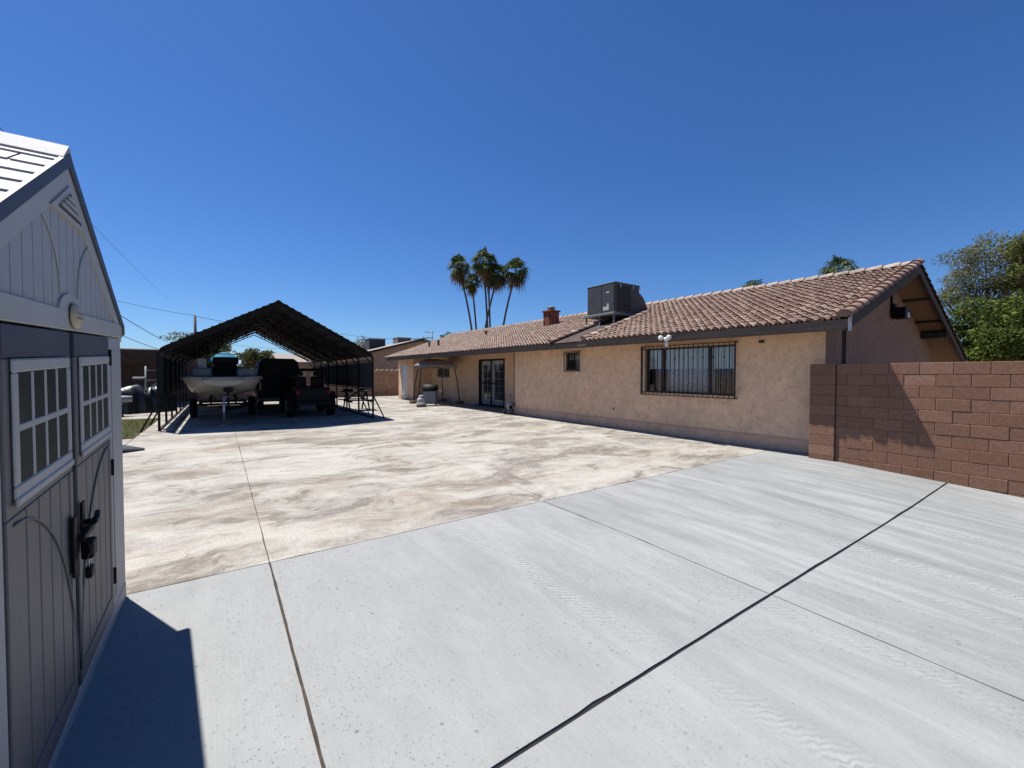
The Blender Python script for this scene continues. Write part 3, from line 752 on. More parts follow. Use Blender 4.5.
# french doors behind an iron security frame
y0,y1,z0,z1=FD; fd=MB(); X0=RX+.10
fd.box(RX+.05,X0+.08,y0,y0+.09,z0,z1); fd.box(RX+.05,X0+.08,y1-.09,y1,z0,z1); fd.box(RX+.05,X0+.08,y0+.09,y1-.09,z1-.09,z1); fd.box(RX-.25,X0+.08,y0-.03,y1+.03,z0-.1,z0)
fdo=fd.build('french_door',M('french_door_jamb',(.05,.045,.042),.6),house)
ym=(y0+y1)/2
for a,b_ in ((y0+.09,ym-.006),(ym+.006,y1-.09)):
    d=MB(); st=.17
    for q in ((a,a+st,z0,z1-.09),(b_-st,b_,z0,z1-.09),(a+st,b_-st,z1-.09-.2,z1-.09),(a+st,b_-st,z0,z0+.30)): d.box(X0,X0+.045,*q)
    for i in range(1,5):
        zz=z0+.30+(z1-.29-z0-.30)*i/5; d.box(X0+.012,X0+.035,a+st,b_-st,zz-.006,zz+.006)
    d.box(X0+.012,X0+.035,(a+b_)/2-.006,(a+b_)/2+.006,z0+.30,z1-.29)
    le=d.build('door_leaf',m_offw,fdo)
    g2=MB(); g2.box(X0+.020,X0+.024,a+st,b_-st,z0+.30,z1-.29); g2.build('glass',m_glass,fdo)
d=MB(); X1=RX-.02
for q in (y0+.03,ym,y1-.03): d.bar((X1,q,z0),(X1,q,z1-.02),.06)
for z in (z0+.03,z0+1.12,z1-.06): d.bar((X1,y0+.03,z),(X1,y1-.03,z),.05)
for i in range(1,9):
    if i!=4 and i%2==1: d.bar((X1,y0+(y1-y0)*i/8,z0+.05),(X1,y0+(y1-y0)*i/8,z1-.08),.012)
d.build('security_gate',m_black,fdo)
d=MB(); d.tube([(X1-.05,ym-.06,z0+1.15),(X1-.05,ym-.20,z0+1.15)],.014,6); d.bar((X1,ym-.06,z0+1.15),(X1-.05,ym-.06,z0+1.15),.03); d.bevbox(X1-.06,X1-.03,ym+.03,ym+.10,z0+1.05,z0+1.25,.005)
d.build('handle',m_black,fdo)
# kitchen window and white side door under the far eave
y0,y1,z0,z1=W2; wn=MB()
for a in ((y0,y0+.07,z0,z1),(y1-.07,y1,z0,z1),(y0+.07,y1-.07,z1-.07,z1),(y0+.07,y1-.07,z0,z0+.07),((y0+y1)/2-.05,(y0+y1)/2+.05,z0+.07,z1-.07)): wn.box(RX+.03,RX+.10,*a)
kw=wn.build('kitchen_window',m_gray,house)
p=MB(); p.box(RX+.065,RX+.07,y0+.07,y1-.07,z0+.07,z1-.07); p.build('pane',m_glass,kw)
y0,y1,z0,z1=WD; d=MB(); d.bevbox(HX+.05,HX+.10,y0+.05,y1-.05,z0,z1-.05,.006)
for k in range(2):
    for zz in ((.2,.75),(.9,1.5),(1.62,2.1)):
        ya=y0+.16+k*.42; d.bevbox(HX+.038,HX+.052,ya,ya+.34,zz[0],zz[1],.01)
for a in ((y0,y0+.05,z0,z1),(y1-.05,y1,z0,z1),(y0+.05,y1-.05,z1-.05,z1)): d.box(HX+.0,HX+.11,*a)
sd=d.build('side_door',m_white,house)
d=MB(); d.lathe((HX+.0,y1-.14,1.02),[(.02,.03),(.035,.01),(.03,-.03),(.012,-.05)],10,axis='x'); d.build('door_knob',m_galv,sd)
p=MB(); p.tube([(HX-.02,RY0-.03,EZ-.2),(HX-.02,RY0-.03,.3)],.016,8); p.bevbox(HX-.05,HX,RY0-.08,RY0+.02,.32,.50,.006); p.build('conduit',M('conduit_brown',(.12,.075,.055),.6),house)
p=MB(); p.bevbox(RX-.03,RX,15.9,16.0,.45,.60,.005); p.build('outlet_box',m_gray,house)
p=MB(); p.bevbox(HX-.03,HX,4.6,4.72,2.44,2.50,.005); p.build('eave_box',m_dkwood,house)
p=MB(); p.bevbox(HX-.02,HX,9.1,9.16,.56,.62,.004); p.build('hose_tap_plate',m_gray,house)
# lights
fl=MB(); lx,ly,lz=EX-.06,6.55,EZ-.17
fl.lathe((lx,ly,lz),[(.06,.07),(.07,.02),(.06,-.02),(.02,-.04)],14)
fl.lathe((lx,ly,lz-.04),[(.02,0),(.05,-.03),(.045,-.10),(.02,-.13)],14)
for s in (-1,1):
    fl.tube([(lx,ly,lz+.04),(lx-.03,ly+s*.08,lz+.05)],.015,6); fl.lathe((lx-.05,ly+s*.12,lz+.06),[(.02,.05),(.055,.02),(.065,-.05),(.05,-.06)],12,axis='x')
fl.build('motion_light',m_white,house)
fl=MB(); lx,lz=15.0,3.36; yy=HY0-.02
fl.bevbox(lx-.20,lx+.20,yy-.30,yy-.02,lz-.16,lz+.14,.02); fl.bar((lx-.15,yy,lz+.1),(lx-.15,yy,lz+.95),.05); fl.bevbox(lx-.12,lx+.12,yy-.06,yy,lz+.10,lz+.26,.01)
gf=fl.build('gable_floodlight',m_black,house)
fl=MB(); fl.box(lx-.02,lx+.17,yy-.306,yy-.302,lz-.13,lz+.00); fl.build('lens',M('floodlight_lens',(.55,.55,.52),.3),gf)
# chimney and roof vents
ch=MB(); cx,cy=13.0,15.3; cz=rz(cx); bw=.27; rnd=random.Random(2)
zc=cz-.3; row=0
while zc<cz+.62:
    for s in range(4):
        for k in range(3):
            a=-bw+k*.18+(.0 if row%2 else 0); e=.172
            t=rnd.random()
            if s==0: ch.bevbox(cx-bw,cx-bw+.09,cy+a,cy+a+e,zc,zc+.066,.006,0,t)
            if s==1: ch.bevbox(cx+bw-.09,cx+bw,cy+a,cy+a+e,zc,zc+.066,.006,0,t)
            if s==2: ch.bevbox(cx+a,cx+a+e,cy-bw-.003,cy-bw+.09,zc,zc+.066,.006,0,t)
            if s==3: ch.bevbox(cx+a,cx+a+e,cy+bw-.09,cy+bw+.003,zc,zc+.066,.006,0,t)
    zc+=.076; row+=1
ch.box(cx-bw+.02,cx+bw-.02,cy-bw+.02,cy+bw-.02,cz-.3,cz+.62,1); ch.bevbox(cx-bw-.05,cx+bw+.05,cy-bw-.05,cy+bw+.05,cz+.625,cz+.70,.01,0,.3)
chm=ch.build('chimney',[M('chimney_brick',(.19,.065,.042),.9,.3,8,tint=.35),m_joint],house)
ch=MB(); ch.lathe((cx,cy,cz+.70),[(.16,0),(.16,.10),(.20,.11),(.20,.15),(.05,.20)],14); ch.build('chimney_cap',m_gray,chm)
for x,y_,h in ((11.2,25.4,.30),(11.2,24.0,.30),(12.6,20.6,.22)):
    vv=MB(); vv.tube([(x,y_,rz(x)-.05),(x,y_,rz(x)+h)],.06,10); vv.lathe((x,y_,rz(x)+h),[(.10,0),(.10,.05),(.02,.09)],10); vv.build('roof_vent',m_rust,house)

for o in list(house.children_recursive):
    for v in o.data.vertices: v.co.z*=1+.0016*max(0,v.co.y-3)

# rooftop air conditioner
AX,AY0,AY1,AZ0=11.62,10.17,11.54,3.95
ac=thing('rooftop_air_conditioner','dark grey rooftop air conditioner on a steel stand over the tile roof','air conditioner',(AX,10.7,rz(AX)))
b=MB(); b.bevbox(AX,AX+1.35,AY0,AY1,AZ0,AZ0+1.06,.015); b.bevbox(AX-.02,AX+1.37,AY0-.02,AY1+.02,AZ0+1.04,AZ0+1.085,.01)
b.bevbox(AX-.012,AX+.001,AY0+.04,AY0+.62,AZ0+.04,AZ0+1.0,.004); b.bevbox(AX-.012,AX+.001,AY0+.64,AY1-.04,AZ0+.04,AZ0+1.0,.004)
b.build('cabinet',m_acm,ac)
b=MB()
for i in range(14): b.box(AX+.12,AX+.85,AY0-.010,AY0-.003,AZ0+.10+i*.062,AZ0+.135+i*.062)
b.box(AX+.1,AX+.87,AY0-.004,AY0-.001,AZ0+.08,AZ0+.99)
b.build('condenser_grille',m_acd,ac)
m_stk=M('pale_sticker',(.40,.41,.41),.6)
b=MB(); b.bevbox(AX-.014,AX-.003,AY0+.26,AY0+.42,AZ0+.72,AZ0+.77,.002); b.build('label_plate',m_stk,ac)
b=MB(); b.prism([(AY0+.28,AZ0+.10),(AY0+.55,AZ0+.10),(AY0+.55,AZ0+.24),(AY0+.37,AZ0+.24),(AY0+.37,AZ0+.34),(AY0+.28,AZ0+.34)],'x',AX-.016,AX-.003); b.build('torn_sticker',m_stk,ac)
for x in (.25,.95,1.32):
    b=MB(); b.bevbox(AX+x,AX+x+.05,AY0-.03,AY0-.022,AZ0+.9,AZ0+1.04,.003); b.build('corner_clip',m_stk,ac)
b=MB(); b.bevbox(AX-.12,AX+1.40,AY0-.06,AY1+.06,AZ0-.10,AZ0-.004,.01)
st=b.build('stand_tray',m_gray,ac)
for x in (AX-.05,AX+1.2):
    for y_ in (AY0+.0,AY1-.0,(AY0+AY1)/2):
        l=MB(); l.bar((x,y_,rz(x)),(x,y_,AZ0-.1),.05); l.bevbox(x-.1,x+.1,y_-.1,y_+.1,rz(x)-.02,rz(x)+.05,.01); l.build('leg',m_gray,ac)
b=MB()
rg=[]
for k in range(9):
    th=k*math.pi/2/8; r_=1.15
    c=Vector((AX+1.35,0,AZ0-.25)); px=c.x+ (r_*.66)*math.sin(th); pz=c.z+(r_)*math.cos(th)
    ri=.12; qx=c.x+ri*math.sin(th); qz=c.z+ri*math.cos(th)
    rg.append([(px,AY0+.15,pz),(px,AY1-.25,pz),(qx,AY1-.25,qz),(qx,AY0+.15,qz)])
b.loft(rg,0,True,False); b.build('duct_elbow',M('duct_dark',(.075,.072,.070),.7,.25,4),ac)

# ------------------------------------------------------------------ slump block wall beside the drive
WX=9.9; TOP=1.915
wl=thing('block_wall','reddish brown slump block wall ending in a pillar beside the driveway','wall',(WX,0,0))
b=MB(); rnd=random.Random(21); bh,bl=.2032,.4064
nrow=12
for r in range(nrow):
    z1=TOP-r*bh; z0=z1-bh
    edges=[3.05]
    e=3.05-(bl if r%2==0 else bl/2)+.03
    while e>-9: edges.append(e); e-=bl
    for a,c in zip(edges,edges[1:]):
        t=min(1,max(0,rnd.gauss(.45,.10)+(.4 if rnd.random()<.07 else 0))); jx=rnd.uniform(-.004,.004)
        b.bevbox(WX+jx,WX+.195,c+.0035,a-.0035,z0+.0035,z1-(.0035 if r else 0),.006,0,t)
b.box(WX+.006,WX+.19,-9,3.05,TOP-nrow*bh,TOP-.008,1)
b.build('wall_body',[m_block,m_joint],wl)
b=MB()
for r in range(nrow):
    z1=TOP+.004-r*bh; z0=z1-bh; t=min(1,max(0,rnd.gauss(.45,.2)))
    b.bevbox(WX-.035,WX+.26,3.06,3.485,z0+.003,z1-(.003 if r else 0),.006,0,t)
b.box(WX-.028,WX+.25,3.067,3.478,TOP-nrow*bh,TOP-.008,1)
b.build('pillar',[m_block,m_joint],wl)

# ------------------------------------------------------------------ steel carport
CX0,CX1,CXA=-1.52,4.86,1.67; CY0,CY1=16.35,28.6; CE,CA=2.50,4.22
cp=thing('carport','black steel carport with an open gabled roof on slim posts','carport',((CX0+CX1)/2,(CY0+CY1)/2,0))
def roof_profile(off=0):
    P=[]
    for s in (-1,1):
        xe=CX0 if s<0 else CX1
        q=[(xe,1.08),(xe,CE-.22),(xe-s*.02,CE-.10),(xe-s*.08,CE+.01),(xe-s*.19,CE+.085)]
        P.append(q)
    def ribbed(a,c):
        out=[]; a=Vector(a); c=Vector(c); d=c-a; L=d.length; n=round(L/.23); nv=Vector((-d.y,d.x)).normalized()
        if nv.y<0: nv=-nv
        for k in range(n):
            for u,h in ((0,0),(.55,0),(.68,.018),(.84,.018)): out.append(tuple(a+d*((k+u)/n)+nv*h))
        return out
    L_=P[0][:4]+ribbed(P[0][4],(CXA,CA)); R_=P[1][:4]+ribbed(P[1][4],(CXA,CA))
    return L_+[(CXA,CA+.02)]+R_[::-1]
pr=roof_profile()
lsplit=[i for i,p in enumerate(pr)]
def sheet(mb, pts, y0,y1,th=.006):
    r=[]
    for y in (y0,y1): r.append([(x,y,z) for x,z in pts])
    mb.loft(r,0,False,False)
    cx,cz=CXA,1.5
    inn=[]
    for x,z in pts:
        d=Vector((cx-x,cz-z)).normalized()*th*2; inn.append((x+d.x,z+d.y))
    mb.loft([[(x,y0,z) for x,z in inn],[(x,y1,z) for x,z in inn]],1,False,False)
    for y in (y0,y1):
        mb.loft([[(x,y,z) for x,z in pts],[(x,y,z) for x,z in inn]],0,False,False)
iL=2; iR=len(pr)-2
b=MB(); sheet(b,pr[iL:iR],CY0-.15,CY1+.15); b.build('roof_sheet',[m_black,m_under],cp,recalc=False)
for nm,xx in (('l',CX0),('r',CX1)):
    s=1 if nm=='l' else -1; mb=MB(); y=CY0+.0; pts=[]
    while y<CY1:
        for u,h in ((0,0),(.12,0),(.15,.022),(.20,.022),(.23,0)): pts.append((xx-s*(.036+h), min(y+u,CY1)))
        y+=.23
    zb=1.02 if nm=='l' else 1.16
    mb.loft([[(x,y,zb) for x,y in pts],[(x,y,CE-.2) for x,y in pts]],0,False,False)
    mb.loft([[(x+s*.008,y,zb) for x,y in pts],[(x+s*.008,y,CE-.2) for x,y in pts]],1,False,False)
    mb.build('side_sheet',[m_black,m_under],cp,recalc=False)
frames=[CY0+.02+(CY1-CY0-.04)*k/6 for k in range(7)]
for y in frames:
    for xx in (CX0,CX1):
        p=MB(); p.box(xx-.03,xx+.03,y-.03,y+.03,.0,CE-.12); p.bevbox(xx-.05,xx+.05,y-.06,y+.06,0,.012,.003); p.build('post',m_black,cp)
    r_=MB()
    for s in (-1,1):
        xe=CX0 if s<0 else CX1
        a=(xe-s*.16,y,CE-.02); r_.tube([(xe,y,CE-.2),(xe-s*.05,y,CE-.08),a],.03,6); r_.bar(a,(CXA,y,CA-.07),.06)
        d0=Vector((xe-s*.55,y,CE+.13)); d1=Vector((CXA-0*s,y,CA-.22))
        r_.bar(d0,d1,.045); r_.bar(a,d0,.045)
        for k in range(1,9):
            t=k/9; q=d0.lerp(d1,t); u=Vector(a).lerp(Vector((CXA,y,CA-.07)),.10+.9*(t+(.05 if k%2 else -.05))); r_.bar(q,u,.03)
        r_.bar((xe,y,CE-.45),(xe-s*.5,y,CE+.14),.04)
    r_.build('rafter',m_black,cp)
for s,xe in ((-1,CX0),(1,CX1)):
    for k in range(1,7):
        t=k/7; x=xe-s*.15+(CXA-(xe-s*.15))*t; z=CE+.03+(CA-.04-CE-.03)*t
        p=MB(); p.box(x-.035,x+.035,CY0,CY1,z-.03,z-.012); p.build('purlin',m_black,cp)
    for zz in (.03,.92 if s<0 else 1.12):
        p=MB(); p.box(xe-.028,xe+.028,CY0,CY1,zz-.028,zz+.028) if zz<.1 else p.box(xe-.02,xe+.02,CY0,CY1,zz-.02,zz+.02); p.build('side_rail',m_black,cp)
for (xe,s,ys) in ((CX0,-1,(CY0+.02,frames[1])),(CX1,1,(CY0+.02,frames[1]))):
    for y in ys:
        p=MB(); p.bar((xe,y,.92),(xe+s*.42,y-.05,.0),.045); p.build('brace',m_black,cp)
cu=MB(); cu.bevbox(CX0+.08,CX0+.30,CY0+.1,CY1,-.02,.055,.01)  # raised strip added in place of a band of sunlit ground
tag(cu.build('sunlit_strip',m_old),'raised concrete strip added for the sunlit band of ground along the left carport posts','strip')

# ------------------------------------------------------------------ boat on its trailer
BXc=.10
m_gel=M('gelcoat_cream',(.40,.36,.29),.3,.08,2,spec=.5); m_gelw=M('gelcoat_grey_white',(.25,.25,.25),.35,.08,2,spec=.5)
bo=thing('boat','cream deck boat parked bow outwards under the left side of the carport','boat',(BXc,20,.9))
st_=[(17.05,.55,1.30,1.36,1.58),(17.25,.92,1.18,1.26,1.60),(17.6,1.10,1.04,1.16,1.60),(18.3,1.17,.90,1.08,1.60),(19.5,1.19,.84,1.04,1.58),(21.5,1.19,.82,1.02,1.55),(23.4,1.15,.82,1.02,1.55)]
rings=[]
for y,hw,zk,zc,zd in st_:
    half=[(0,zk),(hw*.35,zk+(zc-zk)*.5),(hw*.74,zc),(hw*.80,zc+.04),(hw*.97,zd-.12),(hw,zd)]
    rings.append([(BXc-x,y,z) for x,z in half[::-1]]+[(BXc+x,y,z) for x,z in half[1:]])
b=MB(); b.loft(rings,0,False,True); b.add(rings[0]+[],[tuple(range(len(rings[0])))]); b.add(rings[-1],[tuple(range(len(rings[-1])))[::-1]])
b.build('hull',m_gel,bo)
b=MB()
for s in (-1,1): b.tube([(BXc+s*(hw+.01),y,zd-.01) for y,hw,a,c,zd in st_],.055,8)
b.tube([(BXc-.56,17.03,1.57),(BXc,16.98,1.57),(BXc+.56,17.03,1.57)],.055,8)
b.loft([[(BXc-hw,y,zd+.01),(BXc-hw+.28,y,zd+.05),(BXc+hw-.28,y,zd+.05),(BXc+hw,y,zd+.01)] for y,hw,a,c,zd in st_],0,False,False)
b.build('gunwale',m_gelw,bo)
b=MB()
for x0,x1,y0,y1,z0,z1 in ((-.95,-.35,18.7,20.4,1.62,1.95),(.42,.98,18.7,20.4,1.62,1.92),(-.30,.38,20.9,21.5,1.62,2.12),(-.9,.9,22.6,23.2,1.62,2.05)):
    b=MB(); b.bevbox(BXc+x0,BXc+x1,y0,y1,z0,z1,.05); b.build('seat',m_gelw,bo)
b=MB(); b.bevbox(BXc-.30,BXc+.48,19.9,20.5,1.62,2.10,.06); b.build('console',m_black,bo)
b=MB(); b.prism([(20.1,2.1),(20.16,2.1),(20.42,2.40),(20.36,2.40)],'x',BXc-.32,BXc+.52); b.build('windshield',m_glass,bo)
b=MB()
for s in (-1,1):
    pts=[(BXc+s*.62,18.1,1.6),(BXc+s*.62,18.1,2.0),(BXc+s*1.08,18.5,2.0),(BXc+s*1.1,21.2,2.0),(BXc+s*1.1,21.2,1.6)]; b.tube(pts,.018,6)
    b.tube([(BXc+s*.85,18.3,1.6),(BXc+s*.85,18.3,2.0)],.016,6); b.tube([(BXc+s*1.1,19.6,1.6),(BXc+s*1.1,19.6,2.0)],.016,6)
b.build('rail',m_galv,bo)
b=MB(); b.tube([(BXc-.43,20.2,1.65),(BXc-.44,20.15,2.38),(BXc-.30,20.2,2.52),(BXc+.54,20.2,2.52),(BXc+.68,20.15,2.38),(BXc+.67,20.2,1.65)],.017,6)
b.build('tower_frame',m_galv,bo)
b=MB(); b.bevbox(BXc-.78,BXc-.50,19.2,19.5,1.95,2.28,.02); b.build('white_box',m_white,bo)
bc=at(225,361.5,27.5); bcz=bc.z; bt=thing('blue_canopy','bright blue pop up canopy standing in the sun behind the boat','canopy',(bc.x,bc.y,0))
b=MB(); rr=[]
for u in range(7):
    t=u/6; r_=.74*(1-t)+.02; rr.append([(bc.x+r_*math.copysign(abs(math.cos(k*math.pi/8))**.5,math.cos(k*math.pi/8)),bc.y+r_*math.copysign(abs(math.sin(k*math.pi/8))**.5,math.sin(k*math.pi/8)),bcz+.20+.42*math.sin(t*math.pi/2)) for k in range(16)])
rr=[[(x,y,bcz) for x,y,z in rr[0]]]+rr
b.loft(rr,0,True,True); b.build('canopy_top',leaf_mat('blue_canvas',(.03,.21,.38),.2,.3),bt)
for sx,sy in ((-1,-1),(1,-1),(-1,1),(1,1)):
    b=MB(); b.tube([(bc.x+sx*.60,bc.y+sy*.60,0),(bc.x+sx*.60,bc.y+sy*.60,bcz+.2)],.025,6); b.build('leg',m_black,bt)
tr=thing('boat_trailer','dark boat trailer with a pale tongue jack under the cream boat','trailer',(BXc,20,0))
b=MB()
for s in (-1,1): b.bar((BXc+s*.75,18.6,.55),(BXc+s*.75,23.2,.55),.08,.12); b.bar((BXc+s*.75,18.6,.55),(BXc,16.95,.52),.08,.12); b.bar((BXc+s*.4,19,.8),(BXc+s*.4,22.8,.8),.1,.06); b.bar((BXc+s*.4,20,.55),(BXc+s*.4,20,.8),.06)
for y in (18.6,20.2,22.2): b.bar((BXc-.8,y,.52),(BXc+.8,y,.52),.07,.09)
b.bar((BXc+.12,17.2,.52),(BXc+.12,17.0,1.18),.07); b.bevbox(BXc-.02,BXc+.26,16.9,17.05,1.12,1.26,.03)
b.build('frame',m_black,tr)
b=MB(); b.tube([(BXc,16.9,.10),(BXc,16.9,.98)],.035,8); b.bevbox(BXc-.10,BXc+.10,16.8,17.0,0,.03,.01); b.tube([(BXc,16.9,.93),(BXc+.14,16.9,.97)],.014,6); b.build('tongue_jack',m_galv,tr)
m_tyre=M('tyre_rubber',(.008,.008,.008),.9,.3,20); m_rim=M('wheel_rim',(.25,.25,.26),.4,.2,5,metal=.5)
def wheel(x,y,z,r,wd,parent,side):
    b=MB(); b.lathe((x,y,z),[(r*.6,-wd/2),(r*.92,-wd/2),(r,-wd*.35),(r,wd*.35),(r*.92,wd/2),(r*.6,wd/2)],22,axis='x')
    wo=b.build('wheel',m_tyre,parent)
    b=MB(); q=side*wd*.42
    b.lathe((x+q,y,z),[(r*.18,.03*side),(r*.22,.0),(r*.55,-.01*side),(r*.6,.02*side)],16,axis='x')
    for k in range(5):
        t=k*2*math.pi/5; b.bar((x+q+.012*side,y,z),(x+q+.012*side,y+math.cos(t)*r*.56,z+math.sin(t)*r*.56),.07,.03)
    b.build('rim',m_rim,wo); return wo
for s in (-1,1):
    for y in (20.6,21.4): wheel(BXc+s*.98,y,.34,.34,.20,tr,s)
    b=MB(); b.bevbox(BXc+s*1.0-.14,BXc+s*1.0+.14,20.15,21.85,.70,.76,.03); b.build('fender',m_black,tr)

# ------------------------------------------------------------------ open off-road vehicle, rear towards the drive
m_jp=M('dark_vehicle_paint',(.004,.004,.005),.5,.2,3,spec=.18); m_seat=M('tan_seat',(.30,.26,.21),.8,.2,5)
jp=thing('off_road_vehicle','dark open off-road vehicle parked rear outwards with round red tail lights','car',(3.05,20,0))
jx,jy=3.05,18.2
b=MB()
b.prism([(jy,.62),(jy,1.16),(jy+1.3,1.18),(jy+1.55,.85),(jy+2.0,.85),(jy+2.2,1.20),(jy+3.3,1.16),(jy+3.4,.9),(jy+3.4,.55),(jy+2.9,.50),(jy+.5,.50)],'x',jx-.62,jx+.62)
b.bevbox(jx-.60,jx+.60,jy-.04,jy+.02,.66,1.12,.02)
b.bevbox(jx-.72,jx+.72,jy-.14,jy-.02,.48,.62,.02)
b.build('body',m_jp,jp)
for s in (-1,1):
    for yy in (jy+.62,jy+2.75):
        b=MB(); pts=[(yy-.58,.72),(yy-.40,.98),(yy+.40,.98),(yy+.58,.70)]
        for a,c in zip(pts,pts[1:]): b.bar((jx+s*.74,a[0],a[1]),(jx+s*.74,c[0],c[1]),.26,.03)
        b.build('fender',m_black,jp)
    for yy in (jy+.62,jy+2.75): wheel(jx+s*.76,yy,.42,.42,.27,jp,s)
    b=MB(); b.lathe((jx+s*.575,jy-.085,1.0),[(.085,.07),(.085,.02),(.07,-.01),(.02,-.02)],14,axis='y'); b.build('taillight',M('red_lens',(.20,.008,.012),.3,.1,4,spec=.3),jp)
    b=MB(); b.bevbox(jx+s*.32-.23,jx+s*.32+.23,jy+1.05,jy+1.25,1.05,1.62,.06); b.bevbox(jx+s*.32-.23,jx+s*.32+.23,jy+1.2,jy+1.7,.92,1.06,.05); b.bevbox(jx+s*.32-.13,jx+s*.32+.13,jy+1.08,jy+1.2,1.64,1.82,.04); b.build('seat',m_black,jp)
b=MB()
for s in (-1,1):
    b.tube([(jx+s*.58,jy+.15,1.16),(jx+s*.55,jy+.5,1.86),(jx+s*.55,jy+1.9,1.88),(jx+s*.58,jy+2.25,1.20)],.032,8); b.tube([(jx+s*.56,jy+1.05,1.1),(jx+s*.55,jy+1.05,1.88)],.032,8)
for yy,z in ((jy+.5,1.86),(jy+1.05,1.88),(jy+1.9,1.88)): b.tube([(jx-.55,yy,z),(jx+.55,yy,z)],.032,8)
b.build('roll_cage',m_black,jp)
b=MB(); b.bevbox(jx-.64,jx+.64,jy+.35,jy+2.05,1.90,1.95,.02); b.build('roof_panel',m_black,jp)
b=MB(); b.box(jx-.55,jx+.55,jy+2.20,jy+2.215,1.24,1.84); b.build('windshield',m_clear,jp)
b=MB(); b.bevbox(jx-.28,jx+.12,jy+2.5,jy+2.9,1.22,1.30,.03); b.bevbox(jx-.22,jx+.22,jy-.16,jy-.14,.68,.80,.004); b.build('number_plate',m_black,jp)

# ------------------------------------------------------------------ van and picnic table in the carport's shade
vn=thing('van','tall black van parked deep under the carport behind the boat','van',(2.3,24.5,0))
vx0,vx1,vy=1.45,3.25,22.6
b=MB(); pf=[(vx0,.45),(vx0-.04,.9),(vx0-.04,1.35),(vx0+.12,2.30),(vx0+.30,2.46),(vx1-.30,2.46),(vx1-.12,2.30),(vx1+.04,1.35),(vx1+.04,.9),(vx1,.45)]
def vring(y,s,dz=0): 
    c=(vx0+vx1)/2; return [(c+(x-c)*s,y,z+dz*(z-.45)) for x,z in pf]
b.loft([vring(vy,.93,-.03),vring(vy+.12,1),vring(vy+3.2,1),vring(vy+3.9,.98,-.12),vring(vy+4.6,.95,-.48),vring(vy+5.1,.9,-.6)],0,True,True)
for y,sc,f in ((vy,.93,False),(vy+5.1,.9,True)): 
    q=vring(y,sc,-.03 if not f else -.6); b.add(q,[tuple(range(len(q)))])
b.build('body',m_jp,vn)
b=MB(); b.bevbox(vx0+.25,vx1-.25,vy-.03,vy+.01,1.42,2.10,.02); b.build('rear_window',m_jp,vn)
b=MB(); b.bevbox(vx0-.02,vx1+.02,vy-.12,vy+.06,.42,.62,.03); b.build('bumper',m_gray,vn)
for s,xx in ((-1,vx0+.08),(1,vx1-.08)):
    b=MB(); b.bevbox(xx-.05,xx+.05,vy-.02,vy+.05,.95,1.35,.015); b.build('taillight',M('dark_red_lens',(.18,.01,.012),.25,.1,4,spec=.6),vn)
    for yy in (vy+.95,vy+4.1): wheel(xx+(-s)*.06,yy,.36,.36,.24,vn,s)
tb=thing('picnic_table','dark picnic table standing beside the right carport posts','table',(5.2,20.6,0))
b=MB()
for k in range(5): b.bevbox(4.68,6.0,20.3+k*.15,20.44+k*.15,.86,.91,.006)
b.build('tabletop',m_black,tb)
for yy in (19.85,21.15):
    b=MB(); b.bevbox(4.68,6.0,yy,yy+.14,.47,.515,.006); b.bevbox(4.68,6.0,yy+.15,yy+.29,.47,.515,.006); b.build('bench_seat',m_black,tb)
for xx in (4.9,5.78):
    b=MB(); b.bar((xx,20.0,0),(xx,20.55,.87),.09,.045,up=(1,0,0)); b.bar((xx,21.3,0),(xx,20.75,.87),.09,.045,up=(1,0,0)); b.bar((xx+.05,19.85,.44),(xx+.05,21.44,.44),.04,.09); b.bar((xx,20.65,.46),((4.9+5.78)/2,20.65,.85),.06); b.build('leg',m_black,tb)
b=MB(); b.bevbox(4.75,5.15,20.4,20.8,.915,1.02,.03); b.lathe((5.55,20.65,.915),[(.16,0),(.19,.06),(.14,.12),(.02,.14)],12); tag(b.build('tool_bag',m_black),'black tool bag lying on the picnic table top','bag')

# ------------------------------------------------------------------ patio: gazebo, grill, fan
gz_=thing('gazebo','small brown fabric canopy on four slanted poles beside the house','gazebo',(10.35,23,0))
legs=[((9.2,23.2),(9.52,23.15)),((11.36,21.5),(11.12,21.7)),((11.45,23.9),(11.25,23.75)),((10.15,24.6),(10.2,24.35))]
for (bx,by),(tx,ty_) in legs:
    p=MB(); p.tube([(bx,by,0),((bx*.6+tx*.4),(by*.6+ty_*.4),1.2),(tx,ty_,2.10),(tx+(10.4-tx)*.15,ty_+(23.1-ty_)*.15,2.26)],.032,8)
    p.build('pole',m_rust,gz_)
    q=MB(); q.bevbox(bx-.17,bx+.17,by-.17,by+.17,0,.16,.02); q.build('footing',M('brown_footing_block',(.16,.11,.085),.9,.25,10),gz_)
ap=Vector((10.33,23.05,2.62)); cs=[]
cc=[(9.28,23.30),(11.22,21.55),(11.42,23.85),(10.1,24.6)]
b=MB(); n=10; rad=[]
for i in range(4):
    a=Vector((*cc[i],2.20)); c=Vector((*cc[(i+1)%4],2.20)); grid=[]
    for u in range(n+1):
        row=[]
        for k in range(n+1):
            e=a.lerp(c,k/n); e.z-=.10*math.sin(math.pi*k/n)*(-1)*.6
            t=u/n; p=ap.lerp(e,t); p.z+=.16*math.sin(math.pi*t)*.8-.04*math.sin(math.pi*k/n)*math.sin(math.pi*t); row.append(p)
        grid.append(row)
    b.loft(grid,0,False,True)
    b.loft([grid[-1],[p+Vector((0,0,-.17-.02*math.sin(k*1.9))) for k,p in enumerate(grid[-1])]],0,False,False)
b.build('canopy',M('brown_canopy_cloth',(.27,.225,.20),.85,.12,3),gz_,recalc=False)
b=MB()
